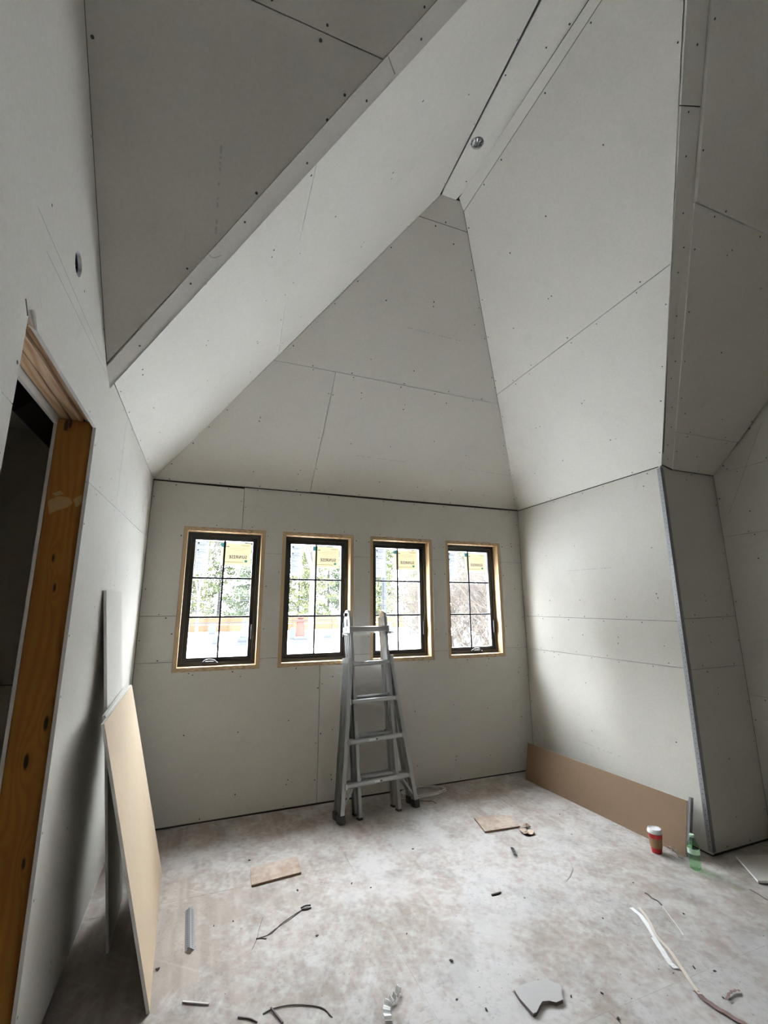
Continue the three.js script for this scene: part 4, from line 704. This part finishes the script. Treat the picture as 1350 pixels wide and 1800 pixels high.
{
  const bark = matte([0.034, 0.032, 0.030]), bark2 = matte([0.042, 0.036, 0.030]), greens = [[0.046, 0.053, 0.029], [0.051, 0.057, 0.028], [0.040, 0.048, 0.032], [0.056, 0.059, 0.032]].map((c) => matte(c, { side: THREE.DoubleSide }));
  const leaf = (out, c, s, r) => { for (let k = 0; k < 3; k++) { const d = V(r() - 0.5, r() - 0.5, r() - 0.5).normalize().multiplyScalar(s * (0.6 + r() * 0.8)); out.push(c.x + d.x, c.y + d.y, c.z + d.z); } };
  const triGeo = (pos) => { const g = new THREE.BufferGeometry(); g.setAttribute('position', new THREE.Float32BufferAttribute(pos, 3)); g.setAttribute('uv', new THREE.Float32BufferAttribute(new Float32Array((pos.length / 3) * 2), 2)); g.computeVertexNormals(); return g; };
  const limb = (a, b, r0, r1, n = 5) => { const d = b.clone().sub(a), L = d.length(); return new THREE.CylinderGeometry(r1, r0, L, n, 1).translate(0, L / 2, 0).applyQuaternion(new THREE.Quaternion().setFromUnitVectors(V(0, 1, 0), d.normalize())).translate(a.x, a.y, a.z); };
  // evergreens beyond the fence
  const evergreen = (x, z, h, rad0, seed, gi, label, group = 'evergreens beyond the fence') => {
    const r = rng(seed), o = top('evergreen_tree', label, 'tree', { at: V(x, GY - 0.2, z), group }), pos = [], br = [limb(V(0, 0, 0), V(0, h * 0.95, 0), 0.22, 0.04, 7)];
    const boughs = Math.round(h * 9);
    for (let i = 0; i < boughs; i++) {
      const f = Math.pow(i / boughs, 0.9), y = 1.5 + f * (h - 1.6), R = rad0 * (1 - f * 0.66) * (0.65 + r() * 0.5), a = r() * 6.283, tip = V(Math.cos(a) * R, y - R * 0.25 + r() * 0.4, Math.sin(a) * R), root = V(0, y, 0);
      br.push(limb(root, tip, 0.05, 0.015, 4));
      const m = Math.round(52 * (0.4 + R / rad0));
      for (let k = 0; k < m; k++) { const q = Math.sqrt(0.1 + 0.9 * r()); const c = root.clone().lerp(tip, q).add(V((r() - 0.5) * 0.9, (r() - 0.5) * 0.55, (r() - 0.5) * 0.9)); leaf(pos, c, 0.21, r); }
    }
    part(o, 'trunk', br[0], bark); part(o, 'branches', merge(br.slice(1)), bark); const fo = part(o, 'foliage', triGeo(pos), greens[gi]); fo.userData.kind = 'stuff';
  };
  const r = rng(2024);
  const evs = [];
  for (let k = 0; k < 7; k++) evs.push([-10 + k * 8.2, -58 - (k % 2)], [-6 + k * 8.2, -66.5 - (k % 2)], [-9 + k * 8.2, -75.5 - (k % 2)]);
  evs.forEach(([x, z], i) => evergreen(x, z, 16 + r() * 6, 3.4 + r() * 0.3, 400 + i, i % 4, 'shaggy evergreen tree beyond the wooden fence'));
  // unseen evergreens added to cut low sky light on the bay side wall
  [[-12, -14], [-19, -20], [-12, -25], [-21, -31], [-13, -36], [-22, -42], [-15, -47]].forEach(([x, z], i) => evergreen(x, z, 13 + r() * 4, 3.2 + r() * 0.4, 450 + i, i % 4, 'added unseen evergreen tree cutting low sky light beside the graveyard', 'added unseen evergreens cutting low sky light beside the graveyard'));
  // bare trees and the thicket
  const bare = (name, label, at, h, seed, spread, depth, r0, mat, group, stems = 1) => {
    const q = rng(seed), o = top(name, label, name === 'bare_tree' ? 'tree' : 'shrub', { at, group }), tr = [], tw = [];
    const grow = (a, d, L, rr, lv) => { const b = a.clone().addScaledVector(d, L); (lv === 0 ? tr : tw).push(limb(a, b, rr, rr * 0.72, lv < 2 ? 6 : 3)); if (lv >= depth) return; const k = 3 + (q() < 0.5 ? 1 : 0); for (let i = 0; i < k; i++) { const e = d.clone().add(V(q() - 0.5, (q() - 0.42) * 0.8, q() - 0.5).multiplyScalar(spread)).normalize(); grow(a.clone().lerp(b, 0.45 + 0.55 * q()), e, L * (0.58 + q() * 0.2), rr * 0.6, lv + 1); } };
    for (let s = 0; s < stems; s++) grow(V((q() - 0.5) * 0.6 * (stems > 1), 0, (q() - 0.5) * 0.6 * (stems > 1)), V((q() - 0.5) * (stems > 1 ? 0.9 : 0.05), 1, (q() - 0.5) * (stems > 1 ? 0.9 : 0.05)).normalize(), h * (stems > 1 ? 0.42 : 0.5), r0, 0);
    part(o, stems > 1 ? 'stems' : 'trunk', merge(tr), mat); part(o, 'twigs', merge(tw), mat); return o;
  };
  bare('bare_tree', 'thick bare trunk in the snow behind the red monument', FLOOR(546, 1139, GY).setY(GY - 0.2), 17, 71, 0.95, 4, 0.27, bark);
  bare('bare_tree', 'bare spreading tree outside in front of the fence', FLOOR(345, 1116, GY).setY(GY - 0.2), 13, 72, 1.3, 5, 0.2, bark);
  const sh = 'tangled bare shrub outside the window next to the bright wall';
  for (const [a, d, h, sd] of [[797, 14, 4.6, 81], [832, 18.5, 5.6, 82], [874, 13, 4.6, 83], [806, 25, 6.5, 86], [862, 26, 6.5, 87]]) {
    const dir = FLOOR(a, 1150).sub(EYE).setY(0).normalize(); bare('bare_shrub', sh, V(EYE.x, GY - 0.1, EYE.z).addScaledVector(dir, d), h, sd, 1.7, 5, 0.06, sd % 2 ? bark2 : bark, 'bare shrubs outside the last window', 4);
  }
  const pole = top('utility_pole', 'pale utility pole outside behind the ladder', 'pole', { at: FLOOR(676, 1120, GY).setY(GY - 0.2) });
  part(pole, 'pole_shaft', new THREE.CylinderGeometry(0.17, 0.21, 12, 14).translate(0, 6, 0), matte([0.018, 0.019, 0.02])); part(pole, 'cross_arm', box(2.2, 0.14, 0.12, 0, 10.6, 0.2), bark); part(pole, 'conduit', new THREE.CylinderGeometry(0.05, 0.05, 9, 8).translate(-0.26, 4.5, 0.12), matte([0.02, 0.021, 0.022]));
  for (const [ya, yb, z] of [[2.1, 2.9, -30], [1.45, 2.2, -31], [0.75, 1.35, -29]]) {
    const pts = []; for (let i = 0; i <= 10; i++) { const f = i / 10; pts.push(V(-10 + 40 * f, ya + (yb - ya) * f * 2 - 0.5 * Math.sin(Math.PI * f), z)); }
    top('power_line', 'thin power line strung across the graveyard outside', 'cable', { geo: tube(pts, 0.028, 40, 5), mat: matte([0.016, 0.017, 0.018]), group: 'power lines outside' });
  }
}
renderer.render(scene, camera);
